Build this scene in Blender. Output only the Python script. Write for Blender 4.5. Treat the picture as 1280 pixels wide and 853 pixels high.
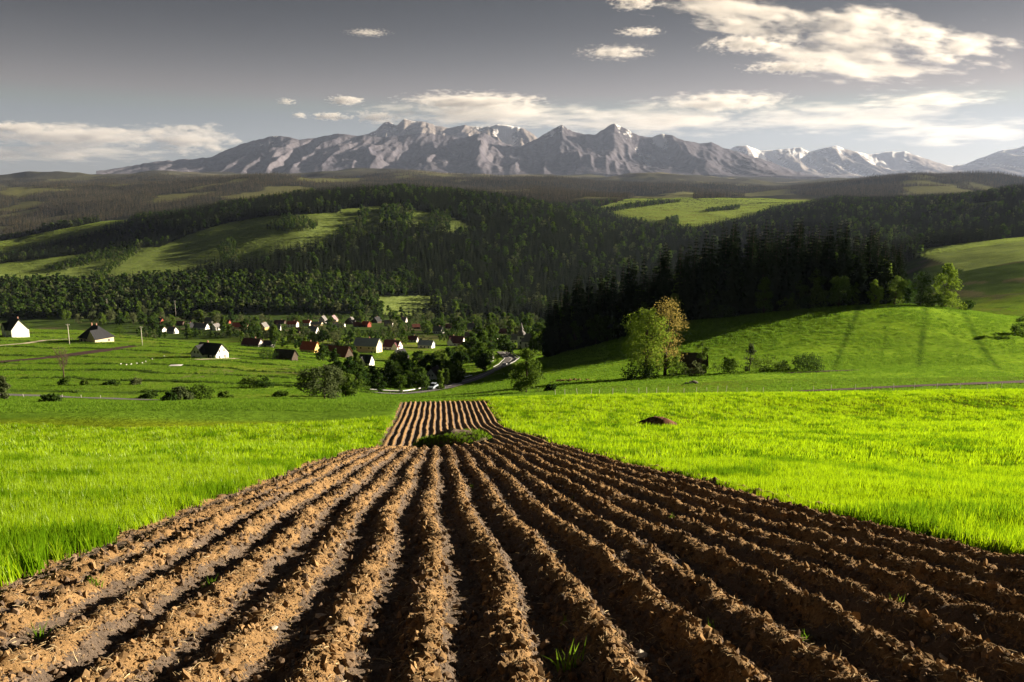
import bpy, bmesh, math, random
import numpy as np
from mathutils import Vector, Matrix

for o in list(bpy.data.objects): bpy.data.objects.remove(o, do_unlink=True)
SC = bpy.context.scene
C = SC.collection
R = math.radians
rng = np.random.default_rng(7)
random.seed(7)

# ------------------------------------------------------------------ camera
FPX = 996.0; CX, CY = 640.0, 426.5; HORIZON = 245.0
PITCH = math.atan((CY - HORIZON) / FPX)
cam = bpy.data.cameras.new('camera'); cam_o = bpy.data.objects.new('camera', cam); C.objects.link(cam_o)
cam.sensor_width = 36.0; cam.lens = FPX / 1280.0 * 36.0
cam.clip_start = 0.1; cam.clip_end = 250000.0
cam_o.location = (0, 0, 0); cam_o.rotation_euler = (math.pi / 2 - PITCH, 0, 0)
SC.camera = cam_o

# ------------------------------------------------------------------ light
SUN_AZ = 66.0       # degrees to the right of the view direction (+Y)
SUN_EL = 14.0
sun_dir = Vector((math.sin(R(SUN_AZ)) * math.cos(R(SUN_EL)), math.cos(R(SUN_AZ)) * math.cos(R(SUN_EL)), math.sin(R(SUN_EL))))
sl = bpy.data.lights.new('sun', 'SUN'); sl.energy = 5.0; sl.angle = R(0.6); sl.color = (1.0, 0.84, 0.62)
sun_o = bpy.data.objects.new('sun', sl); C.objects.link(sun_o)
sun_o.rotation_euler = sun_dir.to_track_quat('Z', 'Y').to_euler(); sun_o.location = (200, 100, 300)

world = bpy.data.worlds.new('World'); SC.world = world; world.use_nodes = True
wn, wl = world.node_tree.nodes, world.node_tree.links
wn.clear()
wo = wn.new('ShaderNodeOutputWorld'); bg = wn.new('ShaderNodeBackground')
sky = wn.new('ShaderNodeTexSky'); sky.sky_type = 'NISHITA'; sky.sun_disc = False
sky.sun_elevation = R(SUN_EL); sky.sun_rotation = R(SUN_AZ); sky.altitude = 700; sky.dust_density = 1.0; sky.air_density = 1.0; sky.ozone_density = 1.0
hs = wn.new('ShaderNodeHueSaturation'); hs.inputs['Saturation'].default_value = 0.34; hs.inputs['Value'].default_value = 0.30
bg.inputs['Strength'].default_value = 0.05
# a thin grey veil of high cloud dims the sky away from the horizon, all the way round and overhead
wtc = wn.new('ShaderNodeTexCoord'); wsx = wn.new('ShaderNodeSeparateXYZ'); wl.new(wtc.outputs['Generated'], wsx.inputs[0])
wrp = wn.new('ShaderNodeValToRGB'); wrp.color_ramp.interpolation = 'B_SPLINE'; we = wrp.color_ramp.elements
we[0].position = 0.0; we[0].color = (2.8, 2.2, 1.85, 1); we[1].position = 0.30; we[1].color = (0.12, 0.125, 0.137, 1)
q_ = we.new(0.10); q_.color = (1.15, 0.95, 0.86, 1); q_ = we.new(0.19); q_.color = (0.165, 0.168, 0.182, 1)
wl.new(wsx.outputs['Z'], wrp.inputs[0])
wm_ = wn.new('ShaderNodeMix'); wm_.data_type = 'RGBA'; wm_.blend_type = 'MULTIPLY'; wm_.inputs[0].default_value = 1.0
wl.new(sky.outputs[0], hs.inputs['Color']); wl.new(hs.outputs[0], wm_.inputs[6]); wl.new(wrp.outputs[0], wm_.inputs[7]); wl.new(wm_.outputs[2], bg.inputs['Color']); wl.new(bg.outputs[0], wo.inputs['Surface'])

SC.view_settings.view_transform = 'Standard'; SC.view_settings.look = 'None'
SC.view_settings.gamma = 1.0; SC.view_settings.use_curve_mapping = False
SC.view_settings.exposure = 2.0
SC.cycles.max_bounces = 6; SC.cycles.transparent_max_bounces = 6; SC.cycles.volume_bounces = 4
SC.cycles.diffuse_bounces = 3; SC.cycles.transmission_bounces = 4

# ------------------------------------------------------------------ maths helpers
SP, CP = math.sin(PITCH), math.cos(PITCH)
def ray(px, py):
    X = (px - CX) / FPX; Y = (CY - py) / FPX
    return X, CP + Y * SP, -SP + Y * CP
def zpix(py, D):
    _, dy, dz = ray(0, py); return D * dz / dy
def project(x, y, z):
    x = np.asarray(x, float); y = np.asarray(y, float); z = np.asarray(z, float)
    zc = y * CP - z * SP; yc = y * SP + z * CP
    zc = np.where(np.abs(zc) < 1e-6, 1e-6, zc)
    return CX + FPX * x / zc, CY - FPX * yc / zc

def _hash(ix, iy, seed):
    n = (ix.astype(np.int64) * 374761393 + iy.astype(np.int64) * 668265263 + seed * 1442695041) & 0xFFFFFFFF
    n = ((n ^ (n >> 13)) * 1274126177) & 0xFFFFFFFF
    return ((n ^ (n >> 16)) & 0xFFFFFF) / float(0xFFFFFF)
def noise(x, y, seed=0):
    x = np.asarray(x, float); y = np.asarray(y, float)
    ix = np.floor(x); iy = np.floor(y); fx = x - ix; fy = y - iy
    fx = fx * fx * fx * (fx * (fx * 6 - 15) + 10); fy = fy * fy * fy * (fy * (fy * 6 - 15) + 10)
    a = _hash(ix, iy, seed); b = _hash(ix + 1, iy, seed); c = _hash(ix, iy + 1, seed); d = _hash(ix + 1, iy + 1, seed)
    return (a * (1 - fx) + b * fx) * (1 - fy) + (c * (1 - fx) + d * fx) * fy     # 0..1
def fbm(x, y, octv=4, seed=0, gain=0.5, lac=2.03):
    s = 0; a = 1.0; t = 0
    for k in range(octv):
        s = s + a * (noise(x + 17.3 * k, y - 9.1 * k, seed + k) - 0.5); t += a; a *= gain; x = x * lac; y = y * lac
    return s / t * 2      # about -1..1
def ridged(x, y, octv=4, seed=0):
    s = 0; a = 1.0; t = 0
    for k in range(octv):
        s = s + a * (1 - np.abs(2 * noise(x, y, seed + k) - 1)); t += a; a *= 0.5; x = x * 2.03 + 3.1; y = y * 2.03 + 1.7
    return s / t
def sstep(a, b, x):
    t = np.clip((x - a) / (b - a), 0, 1); return t * t * (3 - 2 * t)
def in_poly(px, py, poly):
    px = np.asarray(px, float); py = np.asarray(py, float)
    ins = np.zeros(px.shape, bool); n = len(poly)
    for i in range(n):
        x1, y1 = poly[i]; x2, y2 = poly[(i + 1) % n]
        if y1 == y2: continue
        c = ((y1 > py) != (y2 > py)) & (px < (x2 - x1) * (py - y1) / (y2 - y1) + x1)
        ins ^= c
    return ins

# ------------------------------------------------------------------ the lie of the land (distance, picture row) per column
COLS = {
 -300: [(105,508),(140,500),(165,496),(200,478),(250,462),(300,446),(380,424),(440,412),(480,408),(560,425),(700,415),(850,400),(1000,372),(1100,352),(1300,337),(1500,327),(1700,314),(2000,300),(2400,308),(3000,298),(3600,275),(4200,255),(4800,240),(5300,236),(6000,243),(7500,226),(9000,211),(10000,216),(14000,222)],
 0: [(105,508),(140,500),(165,496),(200,478),(250,462),(300,446),(380,424),(440,412),(480,407),(560,425),(700,415),(850,400),(1000,372),(1100,352),(1300,335),(1500,325),(1700,312),(2000,298),(2400,306),(3000,296),(3600,275),(4200,255),(4800,240),(5300,236),(6000,243),(7500,226),(9000,211),(10000,216),(14000,222)],
 120: [(105,506),(140,500),(165,497),(200,478),(250,460),(300,445),(380,427),(420,418),(450,412),(540,425),(700,412),(850,398),(1000,365),(1150,345),(1300,322),(1450,310),(1550,306),(1700,298),(1900,280),(2050,276),(2400,290),(3000,285),(3600,268),(4200,248),(4800,235),(5300,230),(6000,236),(7500,222),(9000,212),(10000,216),(14000,221)],
 250: [(105,504),(140,499),(165,492),(200,478),(240,463),(290,448),(340,437),(400,430),(450,430),(560,425),(700,410),(850,395),(1000,360),(1100,345),(1250,322),(1400,298),(1500,283),(1650,272),(1800,264),(2100,275),(2600,285),(3200,270),(4200,248),(5000,230),(5600,222),(6500,228),(8000,220),(10000,216),(14000,219)],
 370: [(105,503),(140,499),(165,491),(200,480),(240,468),(290,455),(340,445),(400,440),(480,425),(560,418),(700,405),(850,394),(1000,355),(1150,325),(1300,295),(1450,272),(1600,260),(1750,250),(1850,245),(2200,265),(3000,268),(4200,246),(5200,225),(5700,221),(6500,228),(8000,220),(10000,215),(14000,219)],
 500: [(105,502),(130,503),(165,499),(200,494),(250,480),(300,468),(340,458),(400,446),(480,432),(560,422),(700,408),(820,400),(900,388),(1000,368),(1080,352),(1200,325),(1350,295),(1500,268),(1650,250),(1800,240),(1900,238),(2300,262),(3000,265),(4500,240),(5500,228),(7000,217),(8500,209),(10000,217),(14000,220)],
 600: [(105,499),(130,499),(165,492),(200,486),(250,477),(300,470),(340,463),(400,450),(480,433),(560,423),(700,411),(820,404),(950,392),(1050,370),(1200,335),(1400,298),(1600,266),(1800,250),(1950,245),(2300,262),(3000,262),(4500,240),(5500,230),(7000,222),(9000,217),(14000,221)],
 680: [(105,497),(130,497),(150,490),(180,480),(220,468),(260,455),(300,446),(340,446),(400,447),(500,433),(600,423),(750,410),(900,400),(1050,385),(1200,350),(1400,310),(1600,280),(1800,262),(1950,258),(2400,264),(3000,258),(3500,243),(4500,240),(6000,226),(9000,219),(14000,222)],
 760: [(105,496),(125,494),(150,488),(180,475),(210,462),(250,447),(290,430),(320,425),(400,445),(520,432),(700,412),(900,400),(1100,385),(1300,345),(1500,315),(1700,296),(1850,290),(2100,285),(2400,270),(2700,258),(3000,252),(3300,246),(4000,250),(5000,240),(7000,226),(9000,219),(14000,222)],
 850: [(105,496),(125,493),(150,485),(170,474),(190,467),(220,447),(250,425),(280,405),(310,400),(380,430),(500,435),(700,415),(900,400),(1200,370),(1500,330),(1700,305),(1900,290),(2200,277),(2600,260),(3000,248),(3200,245),(4000,250),(5000,240),(7000,226),(9000,221),(14000,223)],
 950: [(105,495),(125,492),(145,482),(165,472),(185,464),(210,445),(235,420),(260,397),(280,392),(300,391),(360,415),(500,420),(700,405),(900,395),(1200,360),(1500,325),(1700,300),(1900,285),(2200,274),(2600,260),(3000,248),(3200,245),(4000,250),(5000,240),(7000,228),(9000,224),(14000,223)],
 1050: [(105,494),(125,491),(145,482),(165,471),(185,462),(210,440),(235,410),(255,387),(270,381),(320,395),(420,410),(600,400),(800,380),(1000,350),(1300,315),(1600,285),(1900,268),(2200,258),(2600,252),(2800,249),(3500,255),(4500,240),(5500,229),(6200,222),(7500,228),(9000,224),(14000,223)],
 1150: [(105,493),(125,489),(145,480),(165,470),(190,458),(215,432),(240,400),(262,382),(275,379),(330,393),(430,405),(550,385),(700,350),(850,320),(950,308),(1100,312),(1400,305),(1700,280),(2000,262),(2200,253),(2300,250),(2800,262),(4000,245),(5200,224),(6000,214),(7500,228),(14000,223)],
 1280: [(105,491),(125,487),(145,478),(165,468),(190,455),(215,435),(240,412),(262,400),(280,398),(340,405),(430,395),(550,365),(700,325),(850,300),(950,296),(1100,305),(1400,290),(1700,262),(1900,243),(2050,236),(2600,258),(4000,245),(5200,232),(6000,224),(7500,228),(14000,223)],
 1600: [(105,489),(125,485),(145,476),(165,466),(190,455),(215,440),(240,425),(262,415),(280,412),(340,410),(430,392),(550,360),(700,322),(850,298),(950,293),(1100,302),(1400,285),(1700,258),(1900,243),(2050,238),(2600,255),(4000,245),(5200,235),(6000,228),(7500,228),(14000,223)],
}
LD = np.geomspace(100.0, 14000.0, 420)
LU = np.linspace(-1.05, 1.05, 281)
def _build_lut():
    cols = sorted(COLS)
    z = np.zeros((len(LD), len(LU)))
    pys = []
    for c in cols:
        d = np.array([p[0] for p in COLS[c]], float); q = np.array([p[1] for p in COLS[c]], float)
        o = np.argsort(1 / d)
        pys.append(np.interp(1 / LD, (1 / d)[o], q[o]))
    for i, D in enumerate(LD):
        us, zs = [], []
        for c, q in zip(cols, pys):
            X, dy, dz = ray(c, q[i]); us.append(X / dy); zs.append(D * dz / dy)
        z[i] = np.interp(LU, us, zs)
    k = np.array([1, 4, 6, 4, 1.]) / 16
    def sm(a, ax, n):
        for _ in range(n):
            p = np.pad(a, [(2, 2) if j == ax else (0, 0) for j in range(2)], mode='edge')
            a = sum(k[j] * np.take(p, np.arange(a.shape[ax]) + j, axis=ax) for j in range(5))
        return a
    z = sm(z, 1, 5); z = sm(z, 0, 2)
    return z
LZ = _build_lut()
ND = np.array([-200, -60, 0, 4.5, 20, 38.3, 60.0, 82.0, 105.0, 130.0])
NZ = np.array([38, 13.0, -1.71, -2.98, -7.36, -12.50, zpix(558, 60.0), zpix(528, 82.0), zpix(502, 105.0), zpix(496, 130)])
_nd = np.linspace(-200, 130, 1320); _nz = np.interp(_nd, ND, NZ)
_kk = np.hanning(25); _kk /= _kk.sum(); _nz = np.convolve(np.pad(_nz, 12, mode='edge'), _kk, mode='valid')

def Z(x, y):
    x = np.asarray(x, float); y = np.asarray(y, float); x, y = np.broadcast_arrays(x, y)
    zn = np.interp(y, _nd, _nz)
    ys = np.maximum(y, 100.0)
    u = np.clip(x / ys, LU[0], LU[-1])
    fi = np.clip(np.log(ys / LD[0]) / np.log(LD[-1] / LD[0]) * (len(LD) - 1), 0, len(LD) - 1.0001)
    fj = (u - LU[0]) / (LU[1] - LU[0]); fj = np.clip(fj, 0, len(LU) - 1.0001)
    i = fi.astype(int); j = fj.astype(int); a = fi - i; b = fj - j
    zf = (LZ[i, j] * (1 - b) + LZ[i, j + 1] * b) * (1 - a) + (LZ[i + 1, j] * (1 - b) + LZ[i + 1, j + 1] * b) * a
    w = sstep(96, 116, y)
    z = zn * (1 - w) + zf * w
    xc = 0.9 - 0.1 * y
    z = z + 1.0 * np.exp(-((y - 59) / 13.0) ** 2) * sstep(-2.0, 5.5, x - xc)
    off = sstep(6.5, 16, np.abs(x - xc)) * (1 - w)
    z = z + off * 0.55 * fbm(x / 22.0, y / 22.0, 2, 3) 
    z = z + sstep(90, 400, y) * fbm(x / 60.0, y / 60.0, 3, 11) * np.clip(y / 500.0, 0.15, 3.0)
    z = z + sstep(2300, 4500, y) * (fbm(x / 800.0, y / 1000.0, 4, 21) * 48 * np.clip(y / 5000, 0.5, 1.2)) + sstep(4500, 6000, y) * (fbm(x / 1900.0, y / 800.0, 3, 23) * 70 - 30)
    return z
def Zs(x, y): return float(Z(np.array([x]), np.array([y]))[0])
def hit(px, py, dmin=4.0, dmax=13000.0):
    X, dy, dz = ray(px, py)
    D = np.geomspace(dmin, dmax, 4000)
    below = D * dz / dy < Z(D * X / dy, D)
    k = int(np.argmax(below)) if below.any() else len(D) - 1
    d = D[k]; return Vector((d * X / dy, d, Zs(d * X / dy, d)))
def place(px, D):
    x = (px - CX) / FPX * D
    for _ in range(4):
        z = Zs(x, D); zc = D * CP - z * SP; x = (px - CX) / FPX * zc
    return Vector((x, D, Zs(x, D)))
# elevation-angle running maximum, to know which ground is out of sight
_gx = LU[None, :] * LD[:, None]; _gz = Z(_gx, np.repeat(LD[:, None], len(LU), 1))
_run = np.maximum.accumulate(_gz / LD[:, None], axis=0)
def visible(x, y, h):
    fi = np.clip(np.log(np.maximum(y, 101) / LD[0]) / np.log(LD[-1] / LD[0]) * (len(LD) - 1), 1, len(LD) - 1).astype(int)
    fj = np.clip((x / np.maximum(y, 1) - LU[0]) / (LU[1] - LU[0]), 0, len(LU) - 1).astype(int)
    return (Z(x, y) + h) / y > _run[fi - 1, fj] - 0.0015

# ------------------------------------------------------------------ object helpers
def tag(o, label=None, cat=None, group=None, kind=None):
    if label: o['label'] = label
    if cat: o['category'] = cat
    if group: o['group'] = group
    if kind: o['kind'] = kind
    return o
def mesh_np(name, v, f, mat=None, smooth=False):
    me = bpy.data.meshes.new(name)
    v = np.ascontiguousarray(v, np.float32); f = np.ascontiguousarray(f, np.int32)
    n = f.shape[1]
    me.vertices.add(len(v)); me.vertices.foreach_set('co', v.ravel())
    me.loops.add(f.size); me.loops.foreach_set('vertex_index', f.ravel())
    me.polygons.add(len(f)); me.polygons.foreach_set('loop_start', np.arange(0, f.size, n, dtype=np.int32))
    if smooth: me.polygons.foreach_set('use_smooth', np.ones(len(f), bool))
    me.update(calc_edges=True)
    if mat: me.materials.append(mat)
    return me
def obj(name, me, parent=None, link=True):
    o = bpy.data.objects.new(name, me)
    if link: C.objects.link(o)
    if parent: o.parent = parent
    return o
def empty(name, loc, rz=0.0, sc=1.0):
    o = bpy.data.objects.new(name, None); C.objects.link(o); o.empty_display_size = 0.5
    o.location = loc; o.rotation_euler = (0, 0, rz); o.scale = (sc, sc, sc); return o
def grid_faces(nr, nc, flip=False):
    i = np.arange(nr - 1)[:, None] * nc + np.arange(nc - 1)[None, :]
    q = np.stack([i, i + 1, i + nc + 1, i + nc], -1).reshape(-1, 4)
    return q[:, ::-1] if flip else q
class MB:
    def __init__(s): s.v = []; s.f = []
    def add(s, vs, fs):
        b = len(s.v); s.v += [tuple(p) for p in vs]; s.f += [tuple(b + i for i in f) for f in fs]
    def box(s, x0, x1, y0, y1, z0, z1):
        s.add([(x0,y0,z0),(x1,y0,z0),(x1,y1,z0),(x0,y1,z0),(x0,y0,z1),(x1,y0,z1),(x1,y1,z1),(x0,y1,z1)],
              [(0,3,2,1),(4,5,6,7),(0,1,5,4),(1,2,6,5),(2,3,7,6),(3,0,4,7)])
    def tube(s, pts, rad, n=6):
        rings = []
        b = len(s.v)
        for k, p in enumerate(pts):
            p = Vector(p); d = Vector(pts[min(k + 1, len(pts) - 1)]) - Vector(pts[max(k - 1, 0)])
            d = d.normalized() if d.length > 1e-9 else Vector((0, 0, 1))
            a = d.orthogonal().normalized(); c = d.cross(a)
            for j in range(n):
                t = 2 * math.pi * j / n; s.v.append(tuple(p + (a * math.cos(t) + c * math.sin(t)) * rad[k]))
        for k in range(len(pts) - 1):
            for j in range(n):
                s.f.append((b + k * n + j, b + k * n + (j + 1) % n, b + (k + 1) * n + (j + 1) % n, b + (k + 1) * n + j))
        s.f.append(tuple(b + j for j in range(n - 1, -1, -1))); s.f.append(tuple(b + (len(pts) - 1) * n + j for j in range(n)))
    def mesh(s, name, mat, smooth=False):
        me = bpy.data.meshes.new(name); me.from_pydata(s.v, [], s.f); me.update()
        if smooth: me.polygons.foreach_set('use_smooth', np.ones(len(me.polygons), bool))
        if mat: me.materials.append(mat)
        return me
    def build(s, name, mat, parent=None, smooth=False): return obj(name, s.mesh(name, mat, smooth), parent)

def scatter(name, pts, rot, scl, protos, vi, kind='stuff'):
    """ONE object whose points carry copies of the given small meshes (geometry nodes)"""
    me = bpy.data.meshes.new(name); n = len(pts)
    me.vertices.add(n); me.vertices.foreach_set('co', np.ascontiguousarray(pts, np.float32).ravel())
    for nm, ty, dat, key in (('rot', 'FLOAT_VECTOR', rot, 'vector'), ('scl', 'FLOAT_VECTOR', scl, 'vector'), ('vi', 'INT', vi, 'value')):
        a = me.attributes.new(nm, ty, 'POINT')
        a.data.foreach_set(key, np.ascontiguousarray(dat, np.int32 if ty == 'INT' else np.float32).ravel())
    o = obj(name, me)
    ng = bpy.data.node_groups.new(name, 'GeometryNodeTree')
    ng.interface.new_socket('Geometry', in_out='INPUT', socket_type='NodeSocketGeometry')
    ng.interface.new_socket('Geometry', in_out='OUTPUT', socket_type='NodeSocketGeometry')
    N, L = ng.nodes, ng.links
    gi = N.new('NodeGroupInput'); go = N.new('NodeGroupOutput'); jn = N.new('GeometryNodeJoinGeometry')
    def attr(nm, ty):
        a = N.new('GeometryNodeInputNamedAttribute'); a.data_type = ty; a.inputs['Name'].default_value = nm
        return [q for q in a.outputs if q.name == 'Attribute' and q.enabled][0]
    ra, sa, va = attr('rot', 'FLOAT_VECTOR'), attr('scl', 'FLOAT_VECTOR'), attr('vi', 'INT')
    for k, p in enumerate(protos):
        cmp = N.new('FunctionNodeCompare'); cmp.data_type = 'INT'; cmp.operation = 'EQUAL'
        L.new(va, [q for q in cmp.inputs if q.name == 'A' and q.enabled][0])
        [q for q in cmp.inputs if q.name == 'B' and q.enabled][0].default_value = k
        oi = N.new('GeometryNodeObjectInfo'); oi.inputs['Object'].default_value = p; oi.inputs['As Instance'].default_value = True
        ip = N.new('GeometryNodeInstanceOnPoints')
        L.new(gi.outputs[0], ip.inputs['Points']); L.new(cmp.outputs[0], ip.inputs['Selection'])
        L.new(oi.outputs['Geometry'], ip.inputs['Instance']); L.new(ra, ip.inputs['Rotation']); L.new(sa, ip.inputs['Scale'])
        L.new(ip.outputs[0], jn.inputs[0])
    L.new(jn.outputs[0], go.inputs[0])
    m = o.modifiers.new('scatter', 'NODES'); m.node_group = ng
    if kind: o['kind'] = kind
    return o

# ------------------------------------------------------------------ materials
def nmat(name):
    m = bpy.data.materials.new(name); m.use_nodes = True
    n, l = m.node_tree.nodes, m.node_tree.links; n.clear()
    out = n.new('ShaderNodeOutputMaterial'); return m, n, l, out
def ramp(n, stops, interp='LINEAR'):
    r = n.new('ShaderNodeValToRGB'); r.color_ramp.interpolation = interp
    e = r.color_ramp.elements
    while len(e) > 1: e.remove(e[-1])
    e[0].position = stops[0][0]; e[0].color = (*stops[0][1], 1)
    for p, c in stops[1:]:
        q = e.new(p); q.color = (*c, 1)
    return r
def ntex(n, l, scale, detail=4, rough=0.55, coord='Object', stretch=None):
    tc = n.new('ShaderNodeTexCoord'); t = n.new('ShaderNodeTexNoise')
    t.inputs['Scale'].default_value = scale; t.inputs['Detail'].default_value = detail; t.inputs['Roughness'].default_value = rough
    if stretch:
        mp = n.new('ShaderNodeMapping'); mp.inputs['Scale'].default_value = stretch
        l.new(tc.outputs[coord], mp.inputs[0]); l.new(mp.outputs[0], t.inputs['Vector'])
    else: l.new(tc.outputs[coord], t.inputs['Vector'])
    return t
def mixc(n, l, a, b, fac, mode='MIX'):
    m = n.new('ShaderNodeMix'); m.data_type = 'RGBA'; m.blend_type = mode
    ins = [q for q in m.inputs if q.enabled]
    for sck, val in ((m.inputs[0], fac), (m.inputs[6], a), (m.inputs[7], b)):
        if hasattr(val, 'is_output'): l.new(val, sck)
        else: sck.default_value = val if not isinstance(val, tuple) else (*val, 1)
    return m.outputs[2]
def leaf_mat(name, c1, c2, trans=0.4, gloss=0.0, patch=None):
    """foliage: colour differs from tree to tree and a little from leaf clump to leaf clump"""
    m, n, l, out = nmat(name)
    oi = n.new('ShaderNodeObjectInfo'); nz = ntex(n, l, 0.7, 2)
    add = n.new('ShaderNodeMath'); add.operation = 'MULTIPLY_ADD'; l.new(nz.outputs[0], add.inputs[0]); add.inputs[1].default_value = 0.7
    sub = n.new('ShaderNodeMath'); sub.operation = 'MULTIPLY_ADD'; l.new(oi.outputs['Random'], sub.inputs[0]); sub.inputs[1].default_value = 0.8; sub.inputs[2].default_value = -0.25
    l.new(sub.outputs[0], add.inputs[2])
    stops = [(0.0, c1), (1.0, c2)] if patch is None else [(0.0, c1), (0.75, c2), (0.9, patch)]
    rp = ramp(n, stops); l.new(add.outputs[0], rp.inputs[0])
    df = n.new('ShaderNodeBsdfDiffuse'); tr = n.new('ShaderNodeBsdfTranslucent'); mx = n.new('ShaderNodeMixShader')
    l.new(rp.outputs[0], df.inputs[0]); l.new(rp.outputs[0], tr.inputs[0]); mx.inputs[0].default_value = trans
    l.new(df.outputs[0], mx.inputs[1]); l.new(tr.outputs[0], mx.inputs[2]); sh = mx.outputs[0]
    if gloss > 0:
        g = n.new('ShaderNodeBsdfGlossy'); g.inputs['Roughness'].default_value = 0.45; g.inputs[0].default_value = (0.8, 0.8, 0.8, 1)
        m2 = n.new('ShaderNodeMixShader'); m2.inputs[0].default_value = gloss; l.new(sh, m2.inputs[1]); l.new(g.outputs[0], m2.inputs[2]); sh = m2.outputs[0]
    l.new(sh, out.inputs[0]); return m
def plain(name, col, rough=0.7, var=0.15, scale=3.0, bump=0.0, metallic=0.0, bscale=None):
    m, n, l, out = nmat(name)
    p = n.new('ShaderNodeBsdfPrincipled'); p.inputs['Roughness'].default_value = rough; p.inputs['Specular IOR Level'].default_value = 0.5 if rough < 0.8 else 0.05; p.inputs['Metallic'].default_value = metallic
    t = ntex(n, l, scale, 5)
    lo = tuple(max(0, c * (1 - var * 1.6)) for c in col); hi = tuple(min(1, c * (1 + var)) for c in col)
    r = ramp(n, [(0.3, lo), (0.7, hi)]); l.new(t.outputs[0], r.inputs[0]); l.new(r.outputs[0], p.inputs['Base Color'])
    if bump:
        b = n.new('ShaderNodeBump'); b.inputs['Strength'].default_value = bump
        t2 = ntex(n, l, bscale or scale * 4, 4); l.new(t2.outputs[0], b.inputs['Height']); l.new(b.outputs[0], p.inputs['Normal'])
    l.new(p.outputs[0], out.inputs[0]); return m
M = {}
M['bark'] = plain('bark', (0.06, 0.045, 0.035), 0.9, 0.3, 4, 0.5)
M['spruce'] = leaf_mat('spruce_needles', (0.008, 0.016, 0.008), (0.022, 0.036, 0.014), 0.08)
M['spruce_far'] = leaf_mat('spruce_needles_far', (0.010, 0.017, 0.010), (0.027, 0.036, 0.018), 0.1)
M['spruce_brown'] = leaf_mat('spruce_needles_brown', (0.018, 0.026, 0.018), (0.105, 0.085, 0.050), 0.1)
M['leaf_dark'] = leaf_mat('leaves_dark_green', (0.020, 0.045, 0.010), (0.060, 0.105, 0.020), 0.4)
M['leaf_mid'] = leaf_mat('leaves_fresh_green', (0.040, 0.080, 0.012), (0.110, 0.170, 0.026), 0.45)
M['leaf_lime'] = leaf_mat('leaves_lime_green', (0.090, 0.160, 0.016), (0.170, 0.240, 0.030), 0.45)
M['leaf_grey'] = leaf_mat('leaves_grey_green', (0.060, 0.085, 0.035), (0.120, 0.140, 0.060), 0.4)
M['leaf_rust'] = leaf_mat('leaves_rust_brown', (0.185, 0.140, 0.038), (0.280, 0.235, 0.066), 0.45)
M['grass'] = leaf_mat('cereal_blades', (0.185, 0.315, 0.003), (0.310, 0.465, 0.006), 0.58, 0.02)
M['grass2'] = leaf_mat('cereal_blades_dark', (0.070, 0.170, 0.004), (0.150, 0.270, 0.006), 0.5)
M['weed'] = leaf_mat('weed_blades', (0.090, 0.180, 0.010), (0.160, 0.260, 0.020), 0.5)
M['twig'] = plain('twig', (0.10, 0.075, 0.055), 0.9, 0.25, 5)

# ------------------------------------------------------------------ zones, drawn on the photograph and carried to the ground
MEADOWS = [
 [(-400,318),(0,302),(60,290),(150,273),(176,272),(160,281),(110,294),(40,310),(0,318),(-400,330)],
 [(-400,336),(0,330),(60,323),(150,312),(200,309),(240,292),(280,280),(330,271),(425,266),(437,285),(405,308),(345,316),(330,330),(262,334),(230,346),(130,353),(60,354),(0,352),(-400,356)],
 [(425,262),(480,257),(560,270),(588,284),(580,294),(520,284),(470,290),(440,300)],
 [(470,372),(545,369),(535,394),(478,394)],
 [(740,262),(800,244),(868,240),(866,249),(985,243),(1065,247),(1010,257),(965,263),(945,273),(865,289),(805,281),(770,272)],
 [(1135,314),(1200,305),(1280,296),(1700,290),(1700,350),(1290,352),(1232,356),(1204,338)],
 [(1208,256),(1240,252),(1247,260),(1214,263)],
 [(620,401),(660,400),(660,407),(600,408)],
]
def meadow_mask(x, y):
    px, py = project(x, y, Z(x, y))
    m = np.zeros(np.shape(px), bool)
    for P in MEADOWS: m |= in_poly(px, py, P)
    return m
def sway(y): return 0.10 * np.sin(y * 0.11) * np.clip(y / 40, 0, 1) + 0.03 * np.sin(y * 0.42 + 0.6 * np.sin(y * 0.13)) * sstep(45, 85, y) + 0.045 * np.sin(y * 0.55) * (1 - sstep(25, 60, y))
def field_rel(x, y): return x - (0.9 - 0.1 * y) + sway(y)
SPACE = 0.66
FIELD_L, FIELD_R, FIELD_END = -8 * SPACE, 9 * SPACE, 106.0

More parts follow.
